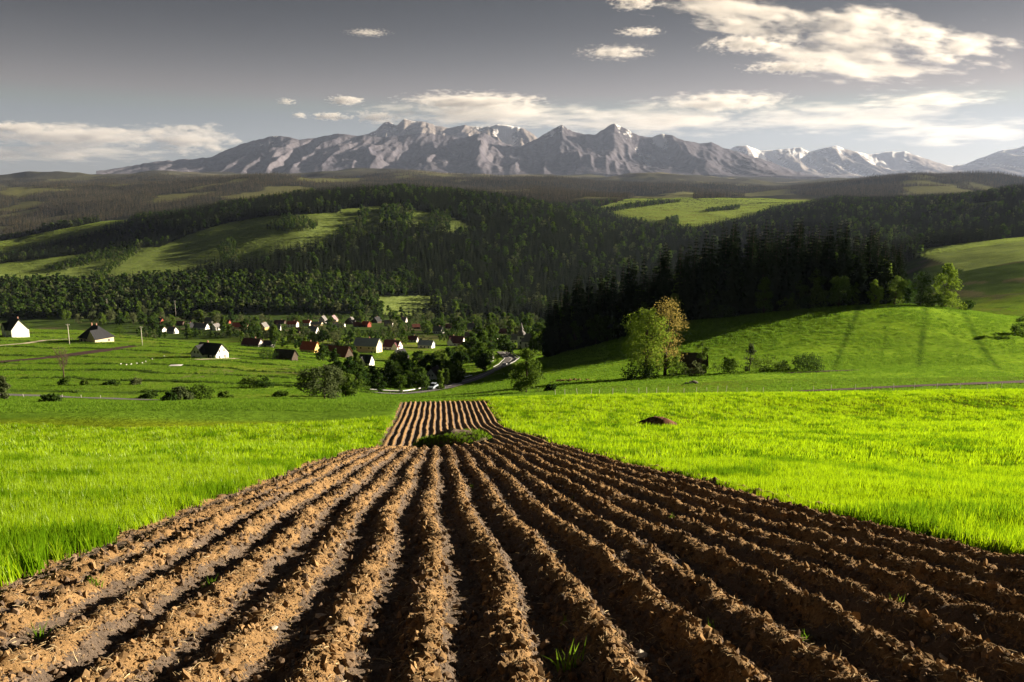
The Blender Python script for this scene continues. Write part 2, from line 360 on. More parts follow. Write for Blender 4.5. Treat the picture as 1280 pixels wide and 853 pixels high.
# ------------------------------------------------------------------ ground
def make_ground():
    uu = np.concatenate([-np.geomspace(6, 0.74, 28)[:-1], np.linspace(-0.72, 0.72, 470), np.geomspace(0.74, 6, 28)[1:]])
    yy = [-150.0]
    while yy[-1] < 14500:
        y = yy[-1]; yy.append(y + (6.0 if y < -10 else max(0.8, 0.0098 * y)))
    yy = np.array(yy)
    X = uu[None, :] * (np.maximum(yy, 0)[:, None] + 60.0); Y = np.repeat(yy[:, None], len(uu), 1)
    z = Z(X, Y)
    rel = field_rel(X, Y)
    fm = sstep(FIELD_L - 0.4, FIELD_L + 0.2, rel) * (1 - sstep(FIELD_R - 0.2, FIELD_R + 0.4, rel)) * (1 - sstep(FIELD_END - 2.5, FIELD_END - 0.5, Y)) * sstep(-8, -4, Y)
    z = z - 0.45 * fm
    V = np.stack([X, Y, z], -1).reshape(-1, 3)
    me = mesh_np('ground', V, grid_faces(len(yy), len(uu)), None, True)
    x, y = V[:, 0], V[:, 1]
    px, py = project(x, y, V[:, 2])
    col = np.zeros((len(V), 4)); col[:, 3] = 1
    def blend(c, m):
        m = np.asarray(m, float)[:, None]; col[:, :3] = col[:, :3] * (1 - m) + np.array(c)[None, :] * m
    blend((0.120, 0.170, 0.010), np.ones(len(V)))
    n1 = fbm(x / 30, y / 30, 3, 5); n2 = fbm(x / 9, y / 9, 3, 6)
    blend((0.105, 0.175, 0.020), sstep(85, 95, y) * (field_rel(x, y) < 0) + sstep(122, 130, y) * (field_rel(x, y) >= 0))
    blend((0.085, 0.160, 0.015), (field_rel(x, y) < 0) * sstep(80, 86, y) * (1 - sstep(118, 135, y)))
    mid = sstep(135, 160, y)
    blend((0.130, 0.165, 0.024), mid * sstep(-0.2, 0.4, n1) * 0.7)
    blend((0.060, 0.100, 0.020), mid * sstep(0.1, 0.5, n2) * 0.5)
    # terraces of the left-hand slope: bands of longer, darker grass along the contour
    left = (px < 480) & (y > 170) & (y < 460)
    band = np.abs(((y + 0.25 * x + 10 * n1) / 27.0) % 1 - 0.5)
    blend((0.035, 0.070, 0.014), left * (1 - sstep(0.04, 0.10, band)) * 0.8)
    blend((0.150, 0.130, 0.085), left * in_poly(px, py, [(190,470),(260,462),(380,458),(410,462),(380,470),(300,478),(230,480)]) * sstep(-0.1, 0.4, n2) * 0.7)
    # the knoll: mown strips with dark tracks between them
    kn = (px > 660) & (y > 160) & (y < 300)
    blend((0.165, 0.290, 0.024), kn)
    for (xa, ya), (xb, yb) in [((1040,465),(1072,388)),((1148,460),(1157,388)),((1252,462),(1205,390)),((1100,460),(1112,388)),((1200,462),(1190,395)),((840,440),(862,400)),((1262,430),(1268,400))]:
        t = np.clip((ya - py) / (ya - yb), 0, 1); cx = xa + (xb - xa) * (t ** 0.7 if xa > 1200 else t)
        w = 5.0 if xa in (1040, 1148, 1252) else 3.0
        blend((0.022, 0.060, 0.010), kn * (py < ya) * (py > yb - 8) * np.clip(1.4 - np.abs(px - cx) / w, 0, 1) * (0.72 if w > 4 else 0.3))
    blend((0.190, 0.290, 0.030), kn * sstep(0.55, 0.9, np.sin(x * 0.95 + 0.25 * y + 2 * n1)) * 0.35)
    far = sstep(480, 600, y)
    blend((0.042, 0.070, 0.018), far)  # village ground darkened: gardens, plus cloud shade put into the tint
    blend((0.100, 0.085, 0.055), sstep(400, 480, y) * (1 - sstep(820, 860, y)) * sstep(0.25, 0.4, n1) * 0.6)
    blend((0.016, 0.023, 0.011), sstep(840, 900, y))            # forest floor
    mm = np.zeros(len(V), bool)
    for P in MEADOWS: mm |= in_poly(px, py, P)
    mm &= (y > 700)
    blend((0.185, 0.245, 0.075), mm * (y > 700))
    blend((0.140, 0.165, 0.040), in_poly(px, py, MEADOWS[0]) & (y > 1200))
    blend((0.170, 0.190, 0.045), in_poly(px, py, MEADOWS[4]) & (y > 1200))
    # far wooded hills and clearings
    fn = fbm(x / 420, y / 700, 4, 31)
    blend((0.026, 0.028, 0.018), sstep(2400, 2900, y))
    blend((0.120, 0.125, 0.050), sstep(3000, 3400, y) * sstep(0.22, 0.30, fn + 0.12 * sstep(4500, 6000, y)) * 0.9)
    blend((0.060, 0.058, 0.042), sstep(6500, 8500, y) * 0.7)
    blend((0.150, 0.140, 0.085), sstep(7000, 8500, y) * sstep(0.05, 0.3, fbm(x / 1500, y / 1500, 3, 41)))
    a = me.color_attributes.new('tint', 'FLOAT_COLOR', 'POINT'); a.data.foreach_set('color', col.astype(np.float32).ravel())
    m, n, l, out = nmat('ground')
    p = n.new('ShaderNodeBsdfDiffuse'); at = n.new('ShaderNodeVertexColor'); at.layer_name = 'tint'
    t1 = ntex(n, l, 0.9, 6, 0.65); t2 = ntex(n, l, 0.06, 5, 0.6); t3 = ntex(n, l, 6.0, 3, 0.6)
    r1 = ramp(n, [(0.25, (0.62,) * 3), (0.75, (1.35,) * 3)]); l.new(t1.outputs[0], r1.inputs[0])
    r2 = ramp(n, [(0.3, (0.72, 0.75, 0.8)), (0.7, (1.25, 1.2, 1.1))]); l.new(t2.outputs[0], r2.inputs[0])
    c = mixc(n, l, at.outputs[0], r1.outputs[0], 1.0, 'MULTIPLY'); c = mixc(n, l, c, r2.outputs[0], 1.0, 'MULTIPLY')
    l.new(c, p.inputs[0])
    b = n.new('ShaderNodeBump'); b.inputs['Strength'].default_value = 0.9; b.inputs['Distance'].default_value = 0.35
    l.new(t1.outputs[0], b.inputs['Height'])
    b2 = n.new('ShaderNodeBump'); b2.inputs['Strength'].default_value = 0.7; b2.inputs['Distance'].default_value = 0.08
    l.new(t3.outputs[0], b2.inputs['Height']); l.new(b.outputs[0], b2.inputs['Normal']); l.new(b2.outputs[0], p.inputs['Normal'])
    l.new(p.outputs[0], out.inputs[0]); me.materials.append(m)
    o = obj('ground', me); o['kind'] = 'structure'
make_ground()

# ------------------------------------------------------------------ ploughed field with its ridges
def soil_mat():
    m, n, l, out = nmat('ploughed_soil')
    p = n.new('ShaderNodeBsdfPrincipled'); p.inputs['Roughness'].default_value = 0.95; p.inputs['Specular IOR Level'].default_value = 0.15
    ta = ntex(n, l, 2.2, 8, 0.7); tb = ntex(n, l, 38.0, 5, 0.7); tc = ntex(n, l, 110.0, 2, 0.6)
    ra = ramp(n, [(0.25, (0.082, 0.063, 0.050)), (0.55, (0.122, 0.093, 0.072)), (0.8, (0.175, 0.132, 0.098))]); l.new(ta.outputs[0], ra.inputs[0])  # tone between crests: moist soil, with furrow shade put into the colour
    rd = ramp(n, [(0.25, (0.165, 0.098, 0.042)), (0.55, (0.25, 0.154, 0.068)), (0.8, (0.35, 0.225, 0.105))]); l.new(ta.outputs[0], rd.inputs[0])  # crest tone: dry crust, with the sun's orange put into the colour
    at = n.new('ShaderNodeAttribute'); at.attribute_name = 'dry_sunlit'
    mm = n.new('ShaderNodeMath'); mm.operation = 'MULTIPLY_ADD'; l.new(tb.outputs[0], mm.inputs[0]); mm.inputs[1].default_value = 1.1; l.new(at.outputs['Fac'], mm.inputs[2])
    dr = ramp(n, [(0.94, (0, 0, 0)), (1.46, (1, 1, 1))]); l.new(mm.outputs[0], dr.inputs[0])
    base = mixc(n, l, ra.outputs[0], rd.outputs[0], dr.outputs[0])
    rb = ramp(n, [(0.3, (0.55,) * 3), (0.62, (1.15,) * 3), (0.75, (1.6, 1.55, 1.4))]); l.new(tb.outputs[0], rb.inputs[0])
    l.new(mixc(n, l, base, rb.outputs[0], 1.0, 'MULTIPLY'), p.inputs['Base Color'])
    b1 = n.new('ShaderNodeBump'); b1.inputs['Strength'].default_value = 0.9; b1.inputs['Distance'].default_value = 0.03; l.new(tb.outputs[0], b1.inputs['Height'])
    b2 = n.new('ShaderNodeBump'); b2.inputs['Strength'].default_value = 0.8; b2.inputs['Distance'].default_value = 0.01; l.new(tc.outputs[0], b2.inputs['Height'])
    l.new(b1.outputs[0], b2.inputs['Normal']); l.new(b2.outputs[0], p.inputs['Normal'])
    l.new(p.outputs[0], out.inputs[0]); return m
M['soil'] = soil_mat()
def soil_h(rel, y, x):
    """height of the soil over the smooth ground: ridges SPACE apart, crumbled and lumpy"""
    wob = 0.09 * fbm(rel * 0.0 + np.floor(rel / SPACE) * 7.7, y / 2.5, 2, 51) + 0.025 * fbm(x * 3, y * 3, 2, 52)
    ph = (rel + wob) / SPACE
    prof = 0.5 - 0.5 * np.cos(2 * np.pi * ph)
    prof = np.clip(prof, 0, 1) ** 1.35
    amp = 0.165 + 0.05 * fbm(rel * 1.3, y / 3.0, 2, 53)
    edge = sstep(FIELD_L - 0.1, FIELD_L + 1.3, rel) * 0.75 + 0.25
    h = amp * prof * edge - 0.10
    l1 = fbm(x * 4.5, y * 4.5, 3, 54); l2 = fbm(x * 14, y * 14, 3, 55); l3 = ridged(x * 9, y * 9, 2, 56) - 0.5
    fade = 1 - 0.6 * sstep(15, 60, y)
    h = h + (0.036 * l1 + 0.034 * l2 + 0.030 * l3 * prof) * fade
    h = h + (1 - edge) * 0.03 * l1 + 0.055 * fbm(x * 7.5, y * 6.0, 2, 58) * prof * fade
    # a break of slope across the field, where the plough was lifted
    return h
def make_field():
    root = empty('ploughed_field', (0, 0, 0)); root['kind'] = 'structure'
    yy = [1.0]
    while yy[-1] < FIELD_END: yy.append(yy[-1] + max(0.028, 0.0046 * yy[-1]))
    yy = np.array(yy)
    NS = 20
    def strip(a, b, ns, name, edge=None):
        t = np.linspace(a, b, ns)
        REL = np.repeat(t[None, :], len(yy), 0); Y = np.repeat(yy[:, None], ns, 1)
        X = REL + 0.9 - 0.1 * Y - sway(Y)
        z = Z(X, Y) + soil_h(REL, Y, X)
        z -= 0.12 * sstep(FIELD_END - 1.5, FIELD_END, Y)
        if edge is not None: z[:, edge] -= 0.22
        V = np.stack([X, Y, z], -1).reshape(-1, 3)
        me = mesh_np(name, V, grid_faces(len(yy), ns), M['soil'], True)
        dry_sunlit = (0.5 - 0.5 * np.cos(2 * np.pi * REL / SPACE)) ** 2.1 + 0.35 * fbm(X * 2, Y * 2, 3, 57) + 0.25 * (1 - sstep(FIELD_L, FIELD_L + 1.5, REL))  # crest mask: dry crust together with the painted sunlit width of each ridge
        at = me.attributes.new('dry_sunlit', 'FLOAT', 'POINT'); at.data.foreach_set('value', dry_sunlit.astype(np.float32).ravel())
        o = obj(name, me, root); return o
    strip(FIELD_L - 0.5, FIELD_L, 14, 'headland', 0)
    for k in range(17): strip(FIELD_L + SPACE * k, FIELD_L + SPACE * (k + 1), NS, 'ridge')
    strip(FIELD_R, FIELD_R + 0.4, 10, 'headland', -1)
make_field()

# ------------------------------------------------------------------ mountains
def rock_mat(name, rock1, rock2, snow_cut):
    m, n, l, out = nmat(name)
    p = n.new('ShaderNodeBsdfDiffuse'); at = n.new('ShaderNodeAttribute'); at.attribute_name = 'snow'
    t = ntex(n, l, 0.0011, 9, 0.65); t2 = ntex(n, l, 0.009, 6, 0.7, stretch=(1, 1, 0.25))
    r = ramp(n, [(0.3, rock1), (0.7, rock2)]); l.new(t.outputs[0], r.inputs[0])
    r2 = ramp(n, [(0.3, (0.65,) * 3), (0.7, (1.3,) * 3)]); l.new(t2.outputs[0], r2.inputs[0])
    c = mixc(n, l, r.outputs[0], r2.outputs[0], 1.0, 'MULTIPLY')
    ad = n.new('ShaderNodeMath'); ad.operation = 'MULTIPLY_ADD'; l.new(t2.outputs[0], ad.inputs[0]); ad.inputs[1].default_value = 0.7; l.new(at.outputs['Fac'], ad.inputs[2])
    sr = ramp(n, [(snow_cut, (0, 0, 0)), (snow_cut + 0.06, (1, 1, 1))]); l.new(ad.outputs[0], sr.inputs[0])
    c = mixc(n, l, c, (0.8, 0.8, 0.82), sr.outputs[0]); l.new(c, p.inputs[0])
    b = n.new('ShaderNodeBump'); b.inputs['Strength'].default_value = 0.8; b.inputs['Distance'].default_value = 40; l.new(t2.outputs[0], b.inputs['Height']); l.new(b.outputs[0], p.inputs['Normal'])
    l.new(p.outputs[0], out.inputs[0]); return m
def mountain(name, crest, Dc, Dfront, Dback, base_py, mat, seed, spur, snow_bias, nu=420, nt=110):
    cp = np.array(crest, float)
    pu = np.linspace(cp[0, 0], cp[-1, 0], nu); pq = np.interp(pu, cp[:, 0], cp[:, 1])
    X0 = (pu - CX) / FPX
    Yv = (CY - pq) / FPX; dy = CP + Yv * SP; dz = -SP + Yv * CP
    uc = X0 / dy; hc = Dc * dz / dy
    hc = hc + Dc * 0.0011 * fbm(pu / 7.0, pu * 0, 4, seed + 9)
    hb = zpix(base_py, Dfront)
    t = np.linspace(-1, 0.55, nt)          # -1 front foot, 0 crest, >0 the far side
    T, U = np.meshgrid(t, uc, indexing='ij'); HC = np.repeat(hc[None, :], nt, 0)
    Dd = np.where(T < 0, Dc + T * (Dc - Dfront), Dc + T * (Dback - Dc))
    X = U * Dd
    s = 1 - np.abs(T)
    g = np.where(T < 0, 0.55 * s ** 1.15 + 0.45 * s ** 2.6, s ** 1.2)
    sx = X / 1000.0
    warp = 0.35 * fbm(sx * 0.8, T * 2.0, 3, seed + 1)
    rd = ridged(sx * 0.75 + warp, T * 0.55, 2, seed) - 0.55
    rd2 = ridged(sx * 2.3 + warp * 2, T * 1.4 + sx * 0.2, 3, seed + 3) - 0.55
    fine = fbm(sx * 6, T * 9, 4, seed + 5)
    env = np.clip(s * (1 - s) * 4, 0, 1) ** 0.8
    H = np.maximum(HC - hb, 30)
    z = hb + H * g + H * env * (spur * rd + spur * 0.55 * rd2 + 0.05 * fine) * np.where(T < 0, 1, 0.6)
    z = np.where(T < 0, np.minimum(z, Dd * (HC / Dc) * 0.999 - 3), z)
    z = np.where(np.abs(T) > 0.98, hb - 60, z)
    V = np.stack([X, Dd, z], -1).reshape(-1, 3)
    me = mesh_np(name, V, grid_faces(nt, nu), mat, False)
    rel = np.clip((z - hb) / 1500.0, 0, 1.3)
    snow = rel * 0.55 - 0.75 * rd - 0.55 * rd2 + snow_bias
    a = me.attributes.new('snow', 'FLOAT', 'POINT'); a.data.foreach_set('value', snow.astype(np.float32).ravel())
    o = obj(name, me); o['kind'] = 'structure'
    return o
MT1 = rock_mat('bare_rock', (0.066, 0.064, 0.084), (0.122, 0.114, 0.132), 0.92)
front = [(120,214),(150,210),(180,204),(220,200),(262,197),(285,187),(300,180),(320,175),(335,171),(357,170),(375,175),(400,171),(420,167),(445,169),(470,171),(500,170),(530,166),(560,170),(580,172),(605,166),(620,175),(640,182),(652,182),(668,175),(690,162),(703,156),(715,164),(730,168),(745,168),(758,159),(768,154),(780,160),(800,170),(815,171),(828,167),(842,170),(855,176),(875,179),(890,178),(910,187),(930,192),(950,198),(970,205),(990,213),(1030,222)]
back = [(425,176),(440,173),(458,168),(470,163),(479,154),(487,152),(496,157),(505,148),(513,151),(525,152),(545,157),(565,160),(580,156),(590,158),(610,159),(622,155),(635,157),(655,160),(672,172),(700,182)]
far = [(880,205),(900,192),(920,183),(935,182),(950,189),(965,188),(975,187),(1000,185),(1012,189),(1025,186),(1045,182),(1060,187),(1085,193),(1110,190),(1130,189),(1150,196),(1170,203),(1190,208),(1205,206),(1230,196),(1250,188),(1265,186),(1280,183),(1320,178),(1400,186),(1500,200)]
mountain('mountain_range', front, 17000, 13500, 19500, 221, MT1, 101, 0.55, 0.1, 620, 150)
mountain('mountain_peaks', back, 20500, 17500, 23000, 205, rock_mat('snowy_rock', (0.13, 0.12, 0.12), (0.26, 0.23, 0.22), 0.72), 131, 0.5, 0.16, 300, 100)
mountain('distant_mountains', far, 27000, 22500, 30000, 221, rock_mat('distant_snowy_rock', (0.16, 0.15, 0.15), (0.30, 0.27, 0.26), 0.66), 161, 0.5, 0.2, 420, 100)

# ------------------------------------------------------------------ haze
def make_haze():
    mb = MB(); mb.box(-26000, 26000, -1500, 31500, -420, 2250)
    m, n, l, out = nmat('air')
    v = n.new('ShaderNodeVolumePrincipled'); v.inputs['Color'].default_value = (0.52, 0.64, 0.95, 1); v.inputs['Density'].default_value = 1.05e-5; v.inputs['Anisotropy'].default_value = 0.2
    l.new(v.outputs[0], out.inputs['Volume'])
    o = mb.build('haze', m); o['kind'] = 'stuff'; o['label'] = 'pale evening haze lying over the valley and the mountains'; o['category'] = 'haze'
make_haze()

# ------------------------------------------------------------------ tree makers (all sizes in metres)
def frond_tris(rs, z0, H, R0, tiers, per, low=False):
    v, f = [], []
    for k in range(tiers):
        q = (k + 0.5 * rs.random()) / tiers
        z = z0 + (H - z0) * (q ** 0.92)
        L0 = R0 * (1 - q) ** 0.78 * (0.9 if q < 0.12 else 1.0) + 0.12
        nb = max(3, int(per * (1 - 0.55 * q)))
        a0 = rs.random() * 6.28
        for j in range(nb):
            a = a0 + 6.283 * j / nb + rs.normal(0, 0.22); L = L0 * rs.uniform(0.62, 1.15)
            dr = L * rs.uniform(0.28, 0.55) * (1 - 0.75 * q); w = L * rs.uniform(0.26, 0.40) + 0.10
            ca, sa = math.cos(a), math.sin(a)
            def P(r, h, t): return (ca * r - sa * t, sa * r + ca * t, h)
            b = len(v)
            hang = rs.uniform(0.25, 0.55) * w + 0.1
            if low:
                v += [P(0.0, z + 0.25 * L, 0), P(L * 0.55, z - dr * 0.7, w * 1.1), P(L, z - dr * 0.9, 0), P(L * 0.55, z - dr * 0.7, -w * 1.1), P(L * 0.6, z - dr * 0.2, 0)]
                f += [(b, b + 1, b + 4), (b + 1, b + 2, b + 4), (b + 4, b + 2, b + 3), (b, b + 4, b + 3)]
            else:
                m1 = z - dr * 0.35; m2 = z - dr
                v += [P(0.05, z + 0.12 * L, 0), P(L * 0.45, m1 + 0.05, 0), P(L, m2 + 0.16 * L, 0),
                      P(L * 0.30, m1 - hang * 0.7, w * rs.uniform(0.6, 1.0)), P(L * 0.72, m2 - hang, w * rs.uniform(0.6, 1.1)),
                      P(L * 0.30, m1 - hang * 0.7, -w * rs.uniform(0.6, 1.0)), P(L * 0.72, m2 - hang, -w * rs.uniform(0.6, 1.1))]
                f += [(b, b + 3, b + 1), (b + 1, b + 3, b + 4), (b + 1, b + 4, b + 2), (b, b + 1, b + 5), (b + 1, b + 6, b + 5), (b + 1, b + 2, b + 6)]
    return np.array(v), np.array(f)
def spruce_crown(seed, mat, H=24.0, R0=3.4, tiers=26, per=11, z0=1.6, low=False):
    rs = np.random.default_rng(seed); v, f = frond_tris(rs, z0, H, R0, tiers, per, low)
    return mesh_np('spruce_crown', v, f, mat)
def spruce_trunk(H=24.0):
    mb = MB(); mb.tube([(0, 0, -0.8), (0, 0, H * 0.4), (0, 0, H * 0.97)], [0.32, 0.2, 0.03], 6); return mb.mesh('spruce_trunk', M['bark'], True)
def leaf_cloud(rs, centers, radii, n, size, squash=0.8):
    """leaf-sized faces round clump centres"""
    w = radii ** 2; idx = rs.choice(len(centers), n, p=w / w.sum())
    d = rs.normal(size=(n, 3)); d /= np.linalg.norm(d, axis=1)[:, None]
    r = rs.random(n) ** 0.45
    p = centers[idx] + d * (radii[idx] * r)[:, None] * np.array([1, 1, squash])
    t1 = rs.normal(size=(n, 3)); t1 /= np.linalg.norm(t1, axis=1)[:, None]
    t2 = np.cross(t1, d * 0.7 + rs.normal(size=(n, 3)) * 0.5); t2 /= np.linalg.norm(t2, axis=1)[:, None] + 1e-9
    s = size * rs.uniform(0.6, 1.4, n)[:, None]
    v = np.stack([p - t1 * s * 0.5, p + t2 * s * 0.42, p + t1 * s * 0.6, p - t2 * s * 0.42], 1).reshape(-1, 3)
    f = np.arange(4 * n).reshape(n, 4)
    return v, f
def crown_clumps(rs, H, W, shape, n):
    """clump centres filling a crown of height H and width W; shape: round, tall, cone, bush"""
    cs, rr = [], []
    while len(cs) < n:
        q = rs.random(); a = rs.random() * 6.283
        if shape == 'cone': prof = (1 - q) ** 0.75 * min(1, q * 6 + 0.45); lo = 0.05
        elif shape == 'tall': prof = math.sin(math.pi * min(1, (q * 0.9 + 0.12))) ** 0.6; lo = 0.12
        elif shape == 'bush': prof = (1 - q ** 2.2) ** 0.5; lo = 0.0
        else: prof = math.sin(math.pi * min(0.97, q * 0.86 + 0.13)) ** 0.55; lo = 0.2
        rad = W / 2 * prof * (rs.random() ** 0.45) * rs.uniform(0.75, 1.05)
        cs.append((math.cos(a) * rad, math.sin(a) * rad, H * (lo + (0.93 - lo) * q))); rr.append(W * rs.uniform(0.13, 0.22) * (1.2 if shape == 'bush' else 1.0))
    return np.array(cs), np.array(rr)
def broadleaf(seed, H, W, shape, clumps, leaves, size, mat):
    """returns (crown mesh, trunk mesh)"""
    rs = np.random.default_rng(seed); cs, rr = crown_clumps(rs, H, W, shape, clumps)
    rr = np.minimum(rr, np.maximum(0.3, H - cs[:, 2])); rr = np.minimum(rr, np.maximum(0.25, cs[:, 2] + 0.2))
    v, f = leaf_cloud(rs, cs, rr, leaves, size)
    cm = mesh_np('leaf_crown', v, f, mat)
    mb = MB(); tr = max(0.05, H * 0.018); top = H * (0.45 if shape != 'bush' else 0.3)
    mb.tube([(0, 0, -0.6), (rs.normal() * 0.03 * H * 0.2, 0, top * 0.5), (rs.normal() * 0.02 * H, rs.normal() * 0.02 * H, top)], [tr * 1.25, tr, tr * 0.7], 7)
    order = rs.permutation(len(cs))[:max(5, min(16, clumps // 3))]
    for k in order:
        c = cs[k]; h0 = min(top, max(H * 0.08, c[2] * rs.uniform(0.35, 0.6)))
        mid = (c[0] * 0.5, c[1] * 0.5, h0 + (c[2] - h0) * 0.62)
        mb.tube([(0, 0, h0), mid, tuple(c)], [tr * 0.5, tr * 0.3, tr * 0.1], 5)
    return cm, mb.mesh('tree_trunk', M['bark'], True)
def tree_obj(name, meshes, loc, sc, rz, label, cat='tree', group=None, wide=1.0, parts=('crown', 'trunk')):
    r = empty(name, loc, rz); r.scale = (sc * wide, sc * wide, sc); tag(r, label, cat, group)
    for pn, me in zip(parts, meshes): obj(pn, me, r)
    return r

SPRUCE = [(spruce_crown(s, M['spruce'], 24, r, t, p), spruce_trunk()) for s, r, t, p in ((1, 3.5, 27, 11), (2, 3.0, 25, 10), (3, 4.0, 28, 12), (4, 3.3, 24, 11))]
SPRUCE_M = [(spruce_crown(s, M['spruce_far'], 24, r, 17, 8), spruce_trunk()) for s, r in ((11, 3.2), (12, 3.7), (13, 2.9))]
sp_low = [obj('spruce_proto', spruce_crown(20 + k, M['spruce_far'], 24, r, 11, 7, 1.0, True), None, False) for k, r in enumerate((3.3, 3.8, 2.9))]
sp_brown = [obj('spruce_proto', spruce_crown(30 + k, M['spruce_brown'], 24, r, 9, 6, 0.5, True), None, False) for k, r in enumerate((3.6, 4.2))]
BL = {}
def bl_set(key, mat, specs):
    BL[key] = [broadleaf(*s, M[mat]) for s in specs]
bl_set('dark', 'leaf_dark', [(41, 12, 9, 'round', 30, 1300, 0.85), (42, 14, 8, 'tall', 30, 1300, 0.85), (43, 10, 9, 'round', 26, 1200, 0.8)])
bl_set('mid', 'leaf_mid', [(44, 12, 8, 'tall', 28, 1300, 0.8), (45, 11, 9, 'round', 28, 1300, 0.8), (46, 13, 7, 'cone', 30, 1300, 0.8)])
bl_set('lime', 'leaf_lime', [(47, 11, 8, 'round', 24, 1000, 0.6), (48, 12, 6.5, 'tall', 22, 1000, 0.6)])
bl_set('grey', 'leaf_grey', [(49, 11, 8, 'round', 20, 700, 0.65)])
bl_low = [obj('leaf_proto', broadleaf(60 + k, 13, 8.5, sh, 12, 170, 1.7, M[mt])[0], None, False) for k, (sh, mt) in enumerate((('round', 'leaf_dark'), ('tall', 'leaf_mid'), ('tall', 'leaf_dark'), ('round', 'leaf_grey')))]

# ------------------------------------------------------------------ woods
def jitter(x0, x1, y0, y1, step):
    gx, gy = np.meshgrid(np.arange(x0, x1, step), np.arange(y0, y1, step)); n = gx.size
    return gx.ravel() + rng.uniform(-.5, .5, n) * step, gy.ravel() + rng.uniform(-.5, .5, n) * step
# rows and clumps of trees standing in the meadows: (polygon in the photo, spruce share, height)
CLUMPS = [([(60,338),(150,305),(195,303),(140,325),(75,340)], .1, 9), ([(112,345),(165,312),(182,306),(170,320),(125,352)], .05, 8), ([(272,312),(290,300),(300,318),(296,333),(276,332)], .2, 11),
          ([(332,287),(360,270),(398,280),(396,288),(350,290)], .5, 12), ([(436,300),(452,264),(462,264),(452,300)], .4, 16), ([(474,288),(478,262),(516,258),(516,285)], .3, 17), ([(536,292),(540,266),(566,266),(560,292)], .3, 15),
          ([(345,318),(358,315),(360,322),(346,324)], .3, 9), ([(378,312),(386,309),(387,316)], .3, 8),
          ([(740,265),(790,256),(850,249),(850,253),(790,261),(745,269)], .8, 14), ([(862,247),(905,243),(982,238),(982,246),(920,247),(865,250)], .9, 24), ([(880,263),(925,258),(925,262),(884,266)], .5, 12), ([(832,276),(848,272),(848,282),(836,284)], .5, 14),
          ([(1135,345),(1165,330),(1205,332),(1215,345),(1200,352)], .8, 17), ([(1225,352),(1285,345),(1300,362),(1240,366)], .7, 17)]
fx, fy = jitter(-1750, 2100, 850, 2900, 6.6)
keep = np.abs(fx) < 0.78 * fy; fx, fy = fx[keep], fy[keep]
fz = Z(fx, fy); ppx, ppy = project(fx, fy, fz)
mead = meadow_mask(fx, fy)
hgt = np.full(len(fx), 21.0); spr = np.full(len(fx), 0.96); ok = ~mead
for P, s, h in CLUMPS:
    m = in_poly(ppx, ppy, P); ok |= m; spr[m & mead] = s; hgt[m & mead] = h
low_edge = (ppy > 348) & (ppx < 520)                        # mixed wood along the foot of the hill
spr[low_edge & ~mead] = 0.35; hgt[low_edge & ~mead] = 16
lb = (ppx < 230) & (ppy > 290) & (ppy < 330) & ~mead; hgt[lb] = 12
mixn = fbm(fx / 70, fy / 70, 3, 71)
spr = np.where((mixn > 0.32) & (spr > 0.9), 0.84, spr)
ok &= visible(fx, fy, 24.0)
ok &= ~((ppy > 392) & (ppx > 180) & (ppx < 660) & (rng.random(len(fx)) < 0.6))
fx, fy, fz, hgt, spr, ppx, ppy = (a[ok] for a in (fx, fy, fz, hgt, spr, ppx, ppy))
is_sp = rng.random(len(fx)) < spr
hh = hgt * rng.uniform(0.72, 1.18, len(fx)) * np.where(is_sp, 1.08, 0.8)
# the largest-looking spruces become single trees, all others one wood
N_SP = 115
rank = np.where(is_sp & (np.abs(ppx - 640) < 660), hh / fy, 0); top = np.argsort(-rank)[:N_SP]
single = np.zeros(len(fx), bool); single[top] = True
for k in top:
    where = 'on the wooded hillside across the valley' if ppx[k] < 830 else 'on the far side of the knoll'
    tree_obj('spruce_tree', SPRUCE_M[int(rng.integers(3))], (fx[k], fy[k], fz[k] - 0.3), hh[k] / 24.0, rng.random() * 6.28,
             ('tall ' if hh[k] > 21 else 'short ') + ('spruce ' if ppx[k] < 830 else 'dark spruce ') + ('low down ' if ppy[k] > 345 else 'higher up ') + where, 'tree', 'spruces ' + where)
r = is_sp & ~single
def scat3(name, x, y, z, h, h0, protos, label, cat):
    n = len(x); s = (h / h0)[:, None] * np.stack([rng.uniform(0.85, 1.2, n)] * 2 + [np.ones(n)], 1)
    rot = np.stack([rng.normal(0, .02, n), rng.normal(0, .02, n), rng.random(n) * 6.283], 1)
    o = scatter(name, np.stack([x, y, z - 0.3], 1), rot, s, protos, rng.integers(0, len(protos), n))
    tag(o, label, cat); return o
scat3('spruce_forest', fx[r], fy[r], fz[r], hh[r], 24.0, sp_low, 'dark spruce forest covering the hills across the valley', 'forest')
b = ~is_sp
scat3('broadleaf_wood', fx[b], fy[b], fz[b], hh[b], 13.0, bl_low, 'mixed green broadleaf trees among the spruces on the hill', 'forest')
# far wooded hills
gx, gy = jitter(-5200, 5200, 2700, 7600, 15.0)
gz = Z(gx, gy); k = (np.abs(gx) < 0.74 * gy) & visible(gx, gy, 18) & ~meadow_mask(gx, gy)
k &= fbm(gx / 420, gy / 700, 4, 31) < 0.25
k &= rng.random(len(gx)) < np.clip(1.25 - (gy - 3000) / 6000, 0.3, 1)
gx, gy, gz = gx[k], gy[k], gz[k]
scat3('distant_forest', gx, gy, gz, rng.uniform(14, 28, len(gx)) * 1.25, 24.0, sp_brown, 'brownish forest on the far rolling hills below the mountains', 'forest')
print('woods', len(fx), len(gx))

